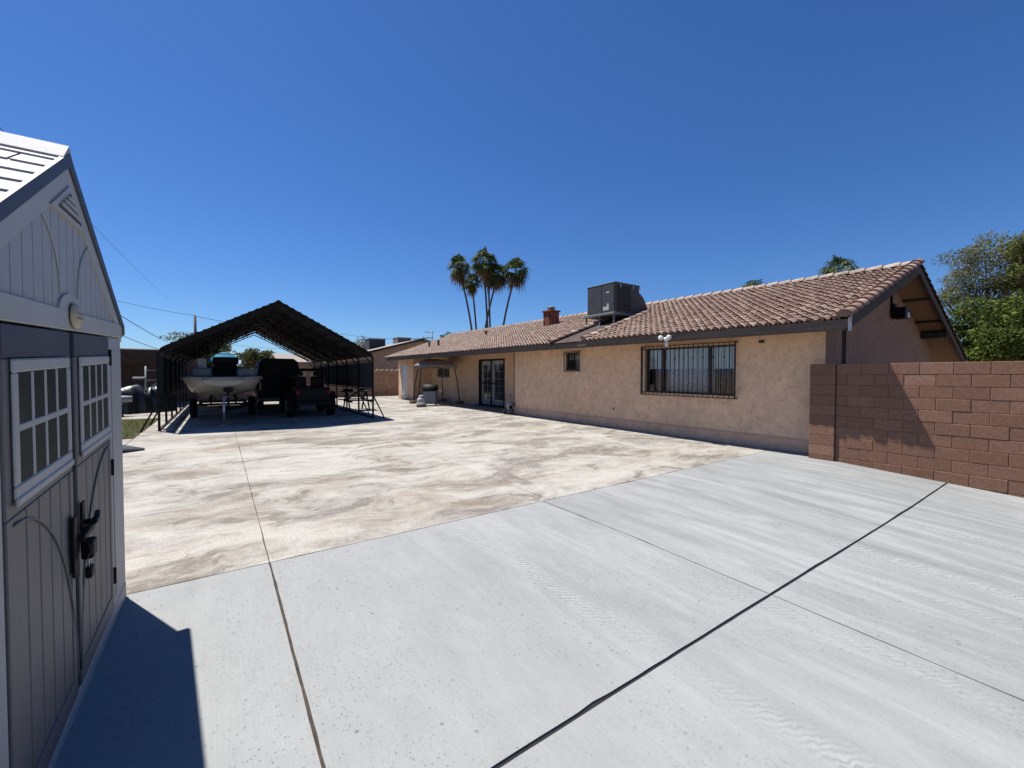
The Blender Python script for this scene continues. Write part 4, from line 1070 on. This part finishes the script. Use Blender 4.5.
for i in range(4): b.tube([legs[i][1]+(2.12,), ap-Vector((0,0,.1))],.018,6); b.tube([legs[i][1]+(2.1,), legs[(i+1)%4][1]+(2.1,)],.016,6)
b.build('canopy_frame',m_rust,gz_)
gr_=thing('barbecue_grill','grey barbecue grill with black lid under the gazebo','grill',(9.45,21.3,0),world=False,rotz=R(-35))
b=MB(); b.bevbox(-.34,.34,-.26,.26,.10,.80,.03); b.bevbox(-.30,.30,-.28,-.262,.16,.74,.01); b.build('cabinet',M('grey_grill_cabinet',(.20,.215,.23),.45,.15,3,spec=.5),gr_)
b=MB(); rr=[]
for x in (-.40,-.38,.38,.40):
    sc=.9 if abs(x)>.39 else 1
    rr.append([(x,-.29*math.cos(t)*sc,.80+.36*max(0,math.sin(t))*sc+(.0 if t<=math.pi else 0)) for t in [k*math.pi/12 for k in range(13)]])
b.loft(rr,0,True,True); b.add(rr[0],[tuple(range(13))]); b.add(rr[-1],[tuple(range(13))]); b.tube([(-.26,-.36,.95),(.26,-.36,.95)],.018,6); b.build('lid',m_black,gr_)
for s in (-1,1):
    b=MB(); b.bevbox(s*.60-.20,s*.60+.20,-.24,.24,.80,.84,.01); b.build('side_shelf',M('olive_shelf',(.22,.19,.12),.6,.2,4) if s>0 else m_black,gr_)
for x in (-.3,.3):
    for y in (-.2,.2):
        b=MB(); b.lathe((x,y,.055),[(.03,-.02),(.055,-.02),(.055,.02),(.03,.02)],10,axis='x'); b.bar((x,y,.05),(x,y,.12),.03); b.build('caster',m_black,gr_)
tk=MB(); tk.lathe((8.75,20.9,0),[(.13,0),(.15,.03),(.20,.09),(.205,.33),(.19,.42),(.10,.49),(.04,.50)],18); tk.lathe((8.75,20.9,.44),[(.12,0),(.125,.14),(.10,.15),(.10,0)],14); tk.tube([(8.75,20.9,.5),(8.75,20.9,.60)],.03,8)
tag(tk.build('gas_cylinder',m_offw),'white gas cylinder on the slab in front of the grill','gas cylinder')
rk=MB(); rg=random.Random(8); rings=[]
for z,r_ in ((0,.22),(.06,.27),(.15,.25),(.21,.15),(.23,.02)): rings.append([(8.62+r_*math.cos(t)*rg.uniform(.85,1.1),20.62+r_*math.sin(t)*rg.uniform(.85,1.1),z) for t in [k*2*math.pi/12 for k in range(12)]])
rk.loft(rings,0,True,True); tag(rk.build('grey_bag',M('grey_sack',(.13,.135,.14),.8,.2,8)),'dark grey rounded sack slumped beside the gas cylinder','sack')
fn=thing('pressure_washer','small grey pressure washer standing against the house by the conduit','pressure washer',(10.18,14.75,0),world=False)
b=MB(); b.bevbox(-.16,.16,-.14,.14,.06,.12,.02); b.bevbox(-.10,.10,-.09,.09,.12,.52,.05); b.build('body',M('mauve_grey_plastic',(.30,.28,.33),.5,.2,6),fn)
b=MB(); b.tube([(-.09,0,.45),(-.09,.03,.86),(.09,.03,.86),(.09,0,.45)],.016,6); b.tube([(.13,-.05,.1),(.14,-.03,.55),(.12,0,.80)],.014,6); b.build('handle',M('washer_tube_grey',(.22,.22,.27),.5),fn)
for s in (-1,1):
    b=MB(); b.lathe((s*.19,.06,.10),[(.03,-.03),(.10,-.03),(.10,.03),(.03,.03)],14,axis='x'); b.build('wheel',m_tyre,fn)
b=MB(); b.lathe((0,-.10,.30),[(.07,.02),(.075,-.02),(.03,-.04)],12,axis='y'); b.build('pump_cap',m_black,fn)

# ------------------------------------------------------------------ clutter by the neighbour's patio
m_tarp=M('black_tarp',(.020,.021,.023),.35,.4,4,bump=.5,bs=9,spec=.5)
def covered(name,label,cx,cy,L,W_,Hh,rot,seed,mat=None):
    rg=random.Random(seed); b=MB(); rings=[]
    n=25
    for i in range(n):
        u=i/(n-1); hh=Hh*(.55+.45*math.sin(math.pi*(u*.9+.12)))*(.35 if i in (0,n-1) else 1)+rg.uniform(-.04,.04); ww=W_*(.7+.3*math.sin(math.pi*u))*(.6 if i in (0,n-1) else 1)
        ring=[]
        fold=.05*math.sin(u*23+seed)+.035*math.sin(u*47+2*seed)
        for k in range(17):
            t=math.pi*k/16; q=abs(math.cos(t)); hmp=.16*math.sin(u*9+seed)*Hh
            ring.append((-L/2+L*u+rg.uniform(-.02,.02), ww/2*math.cos(t)*(1.15-.25*math.sin(t))*(1+fold*q*3)+rg.uniform(-.015,.015), max(0,(hh+hmp*math.sin(t)**3)*math.sin(t)**.6+rg.uniform(-.02,.02)+fold*.4) if 0<k<16 else 0))
        rings.append(ring)
    b.loft(rings,0,False,True); b.add(rings[0],[tuple(range(17))]); b.add(rings[-1],[tuple(range(17))])
    o=b.build(name,mat or m_tarp); o.location=(cx,cy,0); o.rotation_euler=(0,0,rot); return o
tag(covered('covered_motorbike','', -3.55,24.6,2.3,1.0,1.25,R(20),1),'long black tarp draped over a motorbike, nearer the shed','covered motorbike')
tag(covered('covered_scooter','', -2.35,25.4,1.7,.9,1.28,R(70),2),'shorter black tarp over a scooter close to the carport post','covered scooter')
b=MB(); rings=[]
for u,w_,h_ in ((0,.03,.42),(.15,.16,.50),(.4,.30,.56),(.8,.36,.55),(1,.30,.45)):
    rings.append([(-4.75+1.35*(1-u),23.1-.25*u,.55) if False else (-2.95-1.5*u+.0,22.9+w_*math.cos(t),.70+h_*.28*math.sin(t)) for t in [k*2*math.pi/14 for k in range(14)]])
b.loft(rings,0,True,True); b.add(rings[-1],[tuple(range(14))]); o=b.build('kayak',m_gelw); tag(o,'pale grey pointed kayak nose poking past the shed corner','kayak')
kx=MB(); kx.bar((-3.6,22.6,0),(-3.2,23.2,.58),.06); kx.bar((-3.2,22.6,0),(-3.6,23.2,.58),.06); kx.bar((-4.2,22.6,0),(-4.2,23.2,.58),.06); kx.bar((-4.2,23.2,0),(-4.2,22.6,.58),.06)
kx.bar((-4.2,22.75,.55),(-3.2,22.75,.55),.05)
tag(kx.build('sawhorse',m_black),'black wooden stand holding up the pale kayak','stand')
b=MB()
for x in (-2.95,-2.40): b.tube([(x,26.6,0),(x,26.75,2.1)],.03,6)
for z in (.5,1.0,1.42,1.9): b.bar((-2.95,26.66,z),(-2.40,26.66,z),.05,.035)
b.bevbox(-3.4,-2.95,26.4,26.7,1.48,1.58,.02)
tag(b.build('ladder',m_offw),'white step ladder standing in front of the dark patio','ladder')
b=MB(); rg=random.Random(3); rings=[]  # low navy mound standing in for an unidentified dark patch
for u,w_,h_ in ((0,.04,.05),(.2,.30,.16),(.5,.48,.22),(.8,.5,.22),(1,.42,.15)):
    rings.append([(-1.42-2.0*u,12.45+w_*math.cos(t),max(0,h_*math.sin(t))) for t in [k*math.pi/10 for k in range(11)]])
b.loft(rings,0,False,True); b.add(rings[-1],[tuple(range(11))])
tag(b.build('navy_mound',M('navy_mound_surface',(.018,.022,.034),.6,.3,6)),'low navy mound with a rounded end lying on the slab past the shed','tarp')

# ------------------------------------------------------------------ neighbouring buildings and walls
m_nb=mat_stucco('neighbour_stucco',(.36,.285,.225),.12); m_nbdark=M('brown_neighbour_wood',(.060,.038,.030),.85,.3,4); m_nroof=M('grey_brown_shingle',(.235,.205,.185),.9,.2,5); m_bblock=M('tan_fence_block',(.27,.185,.125),.95,.22,6,tint=.2)
pt=thing('patio_cover','dark brown neighbouring patio roof on posts with a brown back wall','patio cover',(-5,31,0))
b=MB(); b.prism([(28.6,2.62),(28.6,2.98),(33.5,3.25),(33.5,2.9)],'x',-11,-2.05); b.build('roof',m_nbdark,pt)
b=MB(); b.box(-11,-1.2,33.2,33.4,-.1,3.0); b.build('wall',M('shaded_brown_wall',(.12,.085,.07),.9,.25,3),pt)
b=MB(); b.box(-11,-2.06,28.7,28.8,2.30,2.60); b.build('beam',m_nbdark,pt)
for x in (-8.5,-5.4,-2.3):
    b=MB(); b.box(x-.08,x+.08,28.68,28.82,-.05,2.30); b.build('post',m_nbdark,pt)
bf=thing('block_fence','tan block fence with scalloped top closing the yard behind the carport','fence',(4,33,0))
b=MB(); rg=random.Random(5)
for r in range(10):
    x=-1.2+(.2 if r%2 else 0)
    while x<13: b.box(x+.006,x+.394,32.95+rg.uniform(-.004,.004),33.14,-.05+r*.2,-.05+r*.2+.192,0,min(1,max(0,rg.gauss(.5,.25)))); x+=.4
b.box(-1.2,13.3,32.962,33.13,-.1,1.945,1)
b.build('wall_body',[m_bblock,M('fence_mortar',(.19,.135,.095),.95)],bf)
b=MB(); x=-1.2
while x<13.1:
    b.lathe((x+.2,33.04,1.93),[(.17,-.09),(.17,.09)],12,axis='y'); x+=.4
b.build('scalloped_cap',m_bblock,bf)
nh=thing('neighbour_house','taupe stucco neighbouring house behind the tan block fence','house',(14,40,0))
b=MB(); b.prism([(8.6,0),(8.6,3.05),(15.2,4.75),(21.8,3.05),(21.8,0)],'y',36.2,48); b.build('wall',m_nb,nh)
b=MB(); b.add([(8.0,35.6,3.0),(15.2,35.6,4.95),(15.2,48.4,4.95),(8.0,48.4,3.0),(8.0,35.6,2.85),(15.2,35.6,4.80),(15.2,48.4,4.80),(8.0,48.4,2.85)],[(0,1,2,3),(7,6,5,4),(0,3,7,4),(0,4,5,1),(2,6,7,3)])
b.add([(22.4,35.6,3.0),(15.2,35.6,4.95),(15.2,48.4,4.95),(22.4,48.4,3.0),(22.4,35.6,2.85),(15.2,35.6,4.80),(15.2,48.4,4.80),(22.4,48.4,2.85)],[(0,3,2,1),(4,5,6,7),(0,4,7,3),(0,1,5,4)])
b.build('roof',m_nroof,nh)
b=MB(); b.add([(7.95,35.55,3.02),(15.2,35.55,4.98),(15.2,35.55,4.78),(7.95,35.55,2.82),(7.95,35.6,3.02),(15.2,35.6,4.98),(15.2,35.6,4.78),(7.95,35.6,2.82)],[(0,1,2,3),(7,6,5,4),(0,4,5,1),(3,2,6,7),(0,3,7,4)]); b.build('fascia',m_dkwood,nh)
nw=thing('far_house','low tan house with a pale shingle roof seen through the carport','house',(6.5,46,0))
b=MB(); b.box(4.5,8.4,42,52,0,2.7); b.build('wall',m_nb,nw)
b=MB(); b.prism([(41.4,2.65),(41.4,2.8),(47,3.75),(52.6,2.8),(52.6,2.65),(47,3.6)],'x',4.2,9.0); b.build('roof',m_nroof,nw)
gy=thing('yard_fence','grey weathered fence between the trees behind the boat','fence',(-1,34.6,0))
b=MB()
for k in range(26): b.bevbox(-5.9+k*.18,-5.74+k*.18,34.6,34.63,0,1.75+.02*(k%3),.004)
b.build('panel',M('weathered_grey_wood',(.20,.185,.17),.9,.3,6,stretch=(4,4,.5)),gy)
b=MB(); b.box(-5.9,-1.2,34.64,34.70,.4,.5); b.box(-5.9,-1.2,34.64,34.70,1.4,1.5); b.build('fence_rail',m_nbdark,gy)
def roof_ac(px,py,dep,w_,h_,label,rounded=False):
    c=at(px,py,dep); t=thing('evaporative_cooler',label,'air conditioner',c,world=True)
    b=MB()
    if not rounded:
        b.bevbox(c.x-w_/2,c.x+w_/2,c.y-w_/2,c.y+w_/2,c.z,c.z+h_,.03); b.bevbox(c.x-w_/2-.03,c.x+w_/2+.03,c.y-w_/2-.03,c.y+w_/2+.03,c.z+h_-.08,c.z+h_+.02,.02)
    else:
        pf=[(-w_/2,0),(-w_/2,h_*.75)]+[(-w_/2+w_*(1-math.cos(k*math.pi/16))*.999,h_*.75+h_*.25*math.sin(k*math.pi/16)) for k in range(1,9)]+[(w_/2+.0,h_*.55),(w_/2,0)]
        b.prism([(c.x+u,c.z+z) for u,z in pf],'y',c.y-w_*.4,c.y+w_*.4)
    b.build('cabinet',m_acm if not rounded else m_gray,t)
    b=MB()
    for k in range(8): b.box(c.x-w_*.42,c.x+w_*.42,c.y-w_/2-.03,c.y-w_/2-.005,c.z+h_*(.12+k*.095),c.z+h_*(.17+k*.095))
    b.build('louvre_panel',m_acd,t)
    b=MB()
    for s in (-1,1): b.box(c.x+s*w_*.4-.05,c.x+s*w_*.4+.05,c.y-.4,c.y+.4,c.z-.7,c.z-.002)
    b.build('leg',m_gray,t); return t
roof_ac(375,350.5,43,1.65,1.15,'black boxy cooler on the neighbouring roof, nearest the carport')
t=roof_ac(402,347,44,1.45,.95,'grey boxy cooler on the neighbouring roof, left of the round topped one')
for c in t.children:
    if c.name.startswith('cabinet'): c.data.materials[0]=M('light_cooler',(.20,.19,.185),.6)
roof_ac(416,347,44.5,1.25,.85,'round topped cooler hood on the neighbouring roof',True)
c=at(402.5,351.5,39); dh=thing('satellite_dish','white satellite dish at the far end of the tiled roof','satellite dish',c)
b=MB(); rr=[]
nd=Vector((-.55,-.65,.45)).normalized(); s1=nd.cross(Vector((0,0,1))).normalized(); s2=s1.cross(nd)
for r_,d_ in ((.02,-.07),(.16,-.055),(.30,-.015),(.36,.0)): rr.append([c+s1*(r_*math.cos(t))+s2*(r_*1.1*math.sin(t))+nd*d_ for t in [k*2*math.pi/18 for k in range(18)]])
b.loft(rr,0,True,True); b.loft([[p-nd*.012 for p in q] for q in rr],0,True,True); b.build('dish',m_white,dh,recalc=False)
b=MB(); b.tube([c-nd*.07,c-Vector((-.2,-.1,.15)),c-Vector((-.2,-.1,1.0))],.025,6); b.tube([c-s2*.35,c+nd*.38-s2*.1],.012,6); b.bevbox(c.x+nd.x*.38-.04,c.x+nd.x*.38+.04,c.y+nd.y*.38-.04,c.y+nd.y*.38+.04,c.z+nd.z*.38-.15,c.z+nd.z*.38-.07,.01); b.build('mount_arm',m_gray,dh)
am=thing('antenna_mast','thin antenna mast with cross bars rising behind the tiled roof','antenna',at(432,352,47))
p0=at(432,356,47); p1=at(432,331,47)
b=MB(); b.tube([p0-Vector((0,0,2.5)),p1],.07,6); b.build('mast',m_gray,am)
b=MB()
for z,l in ((-.15,.75),(-.75,1.0)):
    q=p1+Vector((0,0,z)); b.tube([q-RT*l,q+RT*.2],.035,6); b.tube([q-RT*l,q-RT*l+Vector((0,0,.18))],.03,6); b.tube([q-RT*l*.5,q-RT*l*.5+Vector((0,0,.15))],.03,6)
b.build('crossbar',m_gray,am)

# ------------------------------------------------------------------ utility pole and wires
pole=thing('utility_pole','dark wooden utility pole rising behind the black carport roof','utility pole',(at(195,374,46).x,at(195,374,46).y,0))
pt_=at(195,316,46)
b=MB(); b.tube([(pt_.x,pt_.y,-.2),(pt_.x,pt_.y,pt_.z)],[.17,.12],10); b.build('shaft',m_rust,pole)
b=MB(); b.bar(pt_-RT*.6-Vector((0,0,1.9)),pt_+RT*.6-Vector((0,0,1.9)),.1); b.lathe(pt_-Vector((0,0,.05)),[(.05,0),(.07,.08),(.03,.16)],8); b.build('crossarm',m_dkwood,pole)
def wire(a,c,sag,r,label,name='overhead_wire'):
    b=MB(); a=Vector(a); c=Vector(c)
    b.tube([a.lerp(c,t/24)-Vector((0,0,sag*4*(t/24)*(1-t/24))) for t in range(25)],r,5); return tag(b.build(name,M('wire_black',(.03,.03,.032),.6)),label,'wire','overhead wires')
wire(at(60,286,40),pt_+Vector((0,0,.05)),.25,.022,'uppermost wire running from the shed side to the pole')
wire(pt_,at(345,334.5,62),.5,.026,'wire leaving the pole top and passing behind the carport peak')
wire(at(345,334.5,62),at(432,338,47.2),.3,.026,'long low wire reaching the antenna mast')
wire(at(92,296,34),at(161,339,42),.15,.030,'slanting wire just above the shed eave')
wire(at(100,325,34),at(158,349,42),.12,.026,'lowest slanting wire ending over the brown patio roof')
wire(at(161,339,42),at(240,341,52),.15,.020,'short flat wire beside the carport left eave')
wire(at(-30,96,12),at(170,300,60),.3,.010,'very thin wire crossing the open sky above the shed')
wire(at(228,344,60),at(330,348,66),.4,.022,'faint level wire seen through the carport opening')

# ------------------------------------------------------------------ hills on the horizon
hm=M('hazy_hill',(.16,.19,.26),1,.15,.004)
b=MB(); rg=random.Random(14); n=90; ring=[]; d0=1500
top=[];base=[]
for i in range(n+1):
    a=R(-75+150*i/n)+YAW-R(30); h=34+14*math.sin(i*.31+1)+9*math.sin(i*.83)+6*math.sin(i*1.9)+rg.uniform(-2,2)
    top.append((math.sin(a)*d0*1.12,math.cos(a)*d0*1.12,max(8,h))); base.append((math.sin(a)*d0,math.cos(a)*d0,-2))
b.loft([base,[((p[0]+q[0])/2,(p[1]+q[1])/2,q[2]*.62+rg.uniform(-3,3)) for p,q in zip(base,top)],top,[(p[0]*1.15,p[1]*1.15,-2) for p in top]],0,False,True)
b.build('hills',hm,kind='structure')

# ------------------------------------------------------------------ palms
m_frond=leaf_mat('palm_frond',(.060,.085,.028),.5,.15); m_dead=leaf_mat('dead_palm_frond',(.150,.105,.065),.4,.1); m_trunk=M('palm_trunk',(.085,.066,.054),.9,.3,3,stretch=(1,1,5))
def fan(mb, o, d, up, size, t, mi, rg, droop=.35):
    """a fan leaf: stalk, then ribs spread as narrow blades whose tips hang"""
    d=d.normalized(); s=d.cross(up)
    s=s.normalized() if s.length>.05 else Vector((1,0,0)); u=s.cross(d)
    k0=o+d*size*.45
    mb.add([o-s*.02,o+s*.02,k0+s*.015,k0-s*.015],[(0,1,2,3)],mi,t)
    n=9
    for i in range(n):
        a=(i/(n-1)-.5)*R(170); q=d*math.cos(a)+s*math.sin(a); L=size*(.60+.12*math.cos(a))*rg.uniform(.85,1.1)
        m1=k0+q*L*.55+u*.03; tip=k0+q*L-Vector((0,0,1))*L*droop*rg.uniform(.6,1.5); w_=q.cross(u).normalized()*size*.055
        mb.add([k0,m1-w_,m1+w_,tip],[(0,1,2),(1,3,2)],mi,min(1,max(0,t+rg.uniform(-.2,.2))))
def palm(name,label,crown,base,size,seed,nf=44,dead=14,group='tall fan palms beyond the house'):
    rg=random.Random(seed); base=Vector(base); crown=Vector(crown)
    t=thing(name,label,'palm tree',base,group)
    b=MB(); pts=[]
    for k in range(9):
        u=k/8; p=base.lerp(crown,u); bow=(crown-base); pts.append(p+Vector((bow.x,bow.y,0))*(-.22*math.sin(math.pi*u)))
    b.tube(pts,[.165-.006*k for k in range(9)],9); b.build('trunk',m_trunk,t)
    b=MB()
    for k in range(nf):
        az=rg.uniform(0,6.283); el=R(rg.uniform(-58,82)); d=Vector((math.cos(az)*math.cos(el),math.sin(az)*math.cos(el),math.sin(el)))
        fan(b,crown+Vector((0,0,rg.uniform(-.1,.35))),d,Vector((0,0,1)),size*rg.uniform(.8,1.08),rg.uniform(.2,.9),0,rg,.45)
    b.build('crown',m_frond,t,recalc=False)
    b=MB()
    for k in range(dead):
        az=rg.uniform(0,6.283); el=R(rg.uniform(-85,-35)); d=Vector((math.cos(az)*math.cos(el),math.sin(az)*math.cos(el),math.sin(el)))
        fan(b,crown-Vector((0,0,rg.uniform(0,.5))),d,Vector((0,0,1)),size*rg.uniform(.6,.95),rg.uniform(.1,.9),0,rg,.8)
    b.build('dead_frond_skirt',m_dead,t,recalc=False)
PL=[(459,268,468.5,333,60,1.95,'leftmost tall fan palm, standing a little apart from the cluster'),
    (472,283,475,332,63,1.65,'shortest palm of the cluster, just right of the leftmost one'),
    (483.5,262,486.5,331,58,2.05,'tallest palm, its crown highest in the cluster'),
    (488,274,489.5,330.5,62,1.7,'slim palm half hidden between the tallest palm and the bowed one'),
    (498,275,489,330.5,59,1.85,'bowed palm leaning right out of the cluster with brown fronds'),
    (516,272,507,328,57,1.95,'rightmost tall fan palm, leaning away with a gap beside it')]
for i,(cx,cy,bx,by,dep,sz,lab) in enumerate(PL):
    c=at(cx,cy,dep); q=at(bx,by,dep); sl_=(q-c)/(c.z-q.z); g0=c+sl_*c.z
    palm('fan_palm',lab,c,(g0.x,g0.y,0),sz,40+i)
c=at(840,274,31); palm('fan_palm','dark fan palm crown showing above the ridge near the gable end',c,(c.x+.2,c.y,0),1.4,60,30,4)
c=at(753,295,33); palm('fan_palm','fan palm whose frond tips barely clear the middle of the ridge',c,(c.x+.2,c.y,0),1.2,61,30,4)

# ------------------------------------------------------------------ trees
m_bark=M('bark',(.095,.075,.06),.95,.3,5); 
def leaves(mb, c, rad, n, ls, rg, t0=.5, flat=.5, shell=.55):
    for _ in range(n):
        while True:
            p=Vector((rg.uniform(-1,1),rg.uniform(-1,1),rg.uniform(-1,1)))
            if shell*rg.random()<p.length<=1: break
        p=Vector((p.x*rad[0],p.y*rad[1],p.z*rad[2]))+c
        a=Vector((rg.gauss(0,1),rg.gauss(0,1),rg.gauss(0,1)*flat)).normalized(); q=a.cross(Vector((rg.gauss(0,1),rg.gauss(0,1),rg.gauss(0,1)))).normalized()
        L=ls*rg.uniform(.6,1.3); W=L*.34; cv=a.cross(q)*L*.08
        mb.add([p-a*L*.5,p-q*W+cv,p+a*L*.5,p+q*W+cv],[(0,1,2,3)],0,min(1,max(0,rg.gauss(t0,.2))))
def tree(name,label,cat,base,clumps,mat,ls,dens,seed,trunk_r=.2,group=None,limbs=None,shell=.5):
    rg=random.Random(seed); base=Vector(base); t=thing(name,label,cat,base,group)
    b=MB(); top=Vector((sum(c[0][0] for c in clumps)/len(clumps),sum(c[0][1] for c in clumps)/len(clumps),min(c[0][2] for c in clumps)))
    fork=base.lerp(top,.55)
    b.tube([base,base.lerp(fork,.5)+Vector((rg.uniform(-.1,.1),rg.uniform(-.1,.1),0)),fork],[trunk_r,trunk_r*.85,trunk_r*.7],8)
    for (c,r) in clumps:
        c=Vector(c); m=fork.lerp(c,.5)+Vector((rg.uniform(-.2,.2),rg.uniform(-.2,.2),-.15*r[2])); b.tube([fork,m,c],[trunk_r*.5,trunk_r*.3,trunk_r*.08],6)
        for _ in range(4):
            e=c+Vector((rg.uniform(-.8,.8)*r[0],rg.uniform(-.8,.8)*r[1],rg.uniform(-.6,.8)*r[2])); b.tube([m,m.lerp(e,.6)+Vector((0,0,-.08)),e],[trunk_r*.16,trunk_r*.1,trunk_r*.03],5)
    b.build('trunk',m_bark,t)
    b=MB()
    for (c,r) in clumps:
        vol=r[0]*r[1]*r[2]; n=int(dens*vol**.75)
        # each clump is broken up into small leafy sprays so that light and gaps show between them
        ns=max(9,int(11*vol**.55)); sp=[]
        for _ in range(ns):
            while True:
                p=Vector((rg.uniform(-1,1),rg.uniform(-1,1),rg.uniform(-1,1)))
                if .35<p.length<=1.05: break
            sp.append(Vector(c)+Vector((p.x*r[0],p.y*r[1],p.z*r[2])))
        for q in sp:
            k=rg.uniform(.32,.62); tt=rg.uniform(.3,.75); leaves(b,q,(r[0]*k,r[1]*k,r[2]*k),max(8,n//ns),ls,rg,tt,.6,shell)
    b.build('crown',mat,t,recalc=False); return t
m_mesq=leaf_mat('grey_green_leaf',(.145,.160,.100),.45,.3); m_citrus=leaf_mat('glossy_green_leaf',(.075,.105,.022),.85,.28); m_olive=leaf_mat('olive_leaf',(.085,.100,.035),.45,.25); m_yel=leaf_mat('yellow_green_leaf',(.115,.135,.040),.4,.3)
def cl(px,py,dep,rx,rz_,ry=None): 
    p=at(px,py,dep); return (p,(rx,ry or rx,rz_))
D=21.5
tree('citrus_tree','dense glossy green tree rising just behind the brown block wall','tree',(at(1000,380,D).x,at(1000,380,D).y,0),
     [cl(968,338,D,1.3,1.15),cl(990,322,D+.6,1.5,1.1),cl(1016,326,D,1.6,1.25),cl(1042,318,D,1.6,1.4),cl(985,352,D-1,1.8,1.1),cl(1015,352,D-1,1.8,1.1),cl(1048,348,D,1.8,1.3),cl(955,356,D+.5,1.0,.9),cl(1075,330,D,1.8,1.5)],m_citrus,.17,1500,71,.16)
D=27
tree('tall_wispy_tree','tall wispy grey green tree behind the citrus tree','tree',(at(1004,380,D).x,at(1004,380,D).y,0),
     [cl(966,259,D,1.25,.8),cl(985,252,D,1.3,.9),cl(1003,262,D,1.4,1.1),cl(958,283,D,1.15,.7),cl(978,280,D,1.4,.9),cl(1000,290,D+.5,1.5,1.1),cl(945,300,D,.9,.5),cl(968,305,D,1.3,.7),cl(995,310,D,1.6,.8),cl(941,293,D,.7,.35)],m_mesq,.12,1350,72,.16,shell=.2)
D=25.5
tree('yellow_green_tree','yellow green tree at the right edge above the block wall','tree',(at(1052,380,D).x,at(1052,380,D).y,0),
     [cl(1018,250,D,1.0,.8),cl(1034,245,D,1.4,1.1),cl(1015,275,D,1.0,.8),cl(1040,275,D,1.6,1.3),cl(1060,255,D,1.6,1.4),cl(1072,285,D,1.6,1.4)],m_yel,.14,1500,73,.25,shell=.3)
D=22
tree('shrub','dark leafy shoots beside the lower right end of the tiled roof','shrub',(at(945,380,D).x,at(945,380,D).y,0),[cl(943,303,D,.45,.5),cl(949,318,D,.5,.6),cl(953,338,D,.6,.7)],m_citrus,.16,420,74,.06)
D=40
tree('olive_tree','olive green tree standing behind the boat at the carport back','tree',(at(203,380,D).x,at(203,380,D).y,0),
     [cl(196,360,D,1.7,1.4),cl(209,356,D,1.6,1.6),cl(203,346,D+2,1.9,1.3),cl(190,366,D,1.5,1.2),cl(214,370,D,1.4,1.4)],m_olive,.26,900,75,.25)
tree('dark_tree','dark rounded tree behind the tan wall to the right of the boat','tree',(at(254,380,52).x,at(254,380,52).y,0),
     [cl(250,360,52,1.5,1.1),cl(258,358,52,1.5,1.1),cl(264,361,53,1.4,1.0)],m_olive,.28,900,76,.25)
tree('bare_tree','sparse grey tree behind the boxy black cooler','tree',(at(364,380,56).x,at(364,380,56).y,0),[cl(361,346,56,1.5,1.0),cl(367,344,56,1.3,.8)],m_mesq,.26,200,77,.16)
tree('thin_tree','thin leafy top behind the long tiled roof left of the palms','tree',(at(450,380,60).x,at(450,380,60).y,0),[cl(449,339,60,1.3,.7),cl(453,337,60,1.1,.7)],m_olive,.28,260,78,.16)
tree('feathery_tree','thin feathery tree top just above the carport left eave','tree',(at(176,380,58).x,at(176,380,58).y,0),[cl(173,338,58,1.2,.6),cl(180,336,58,1.3,.6)],m_mesq,.24,150,79,.14)
rnd=random.Random(31)
for i,(px,dep,h) in enumerate(((225,60,2.3),(243,75,2.2))):
    c=at(px,372,dep); tree('garden_shrub',('rounded shrub low behind the boat seats','pale shrub on the horizon right of the blue bimini')[i],'shrub',(c.x,c.y,0),[(Vector((c.x,c.y,h*.6)),(2.4,1.5,h*.5))],m_mesq,.3,180,90+i,.08)
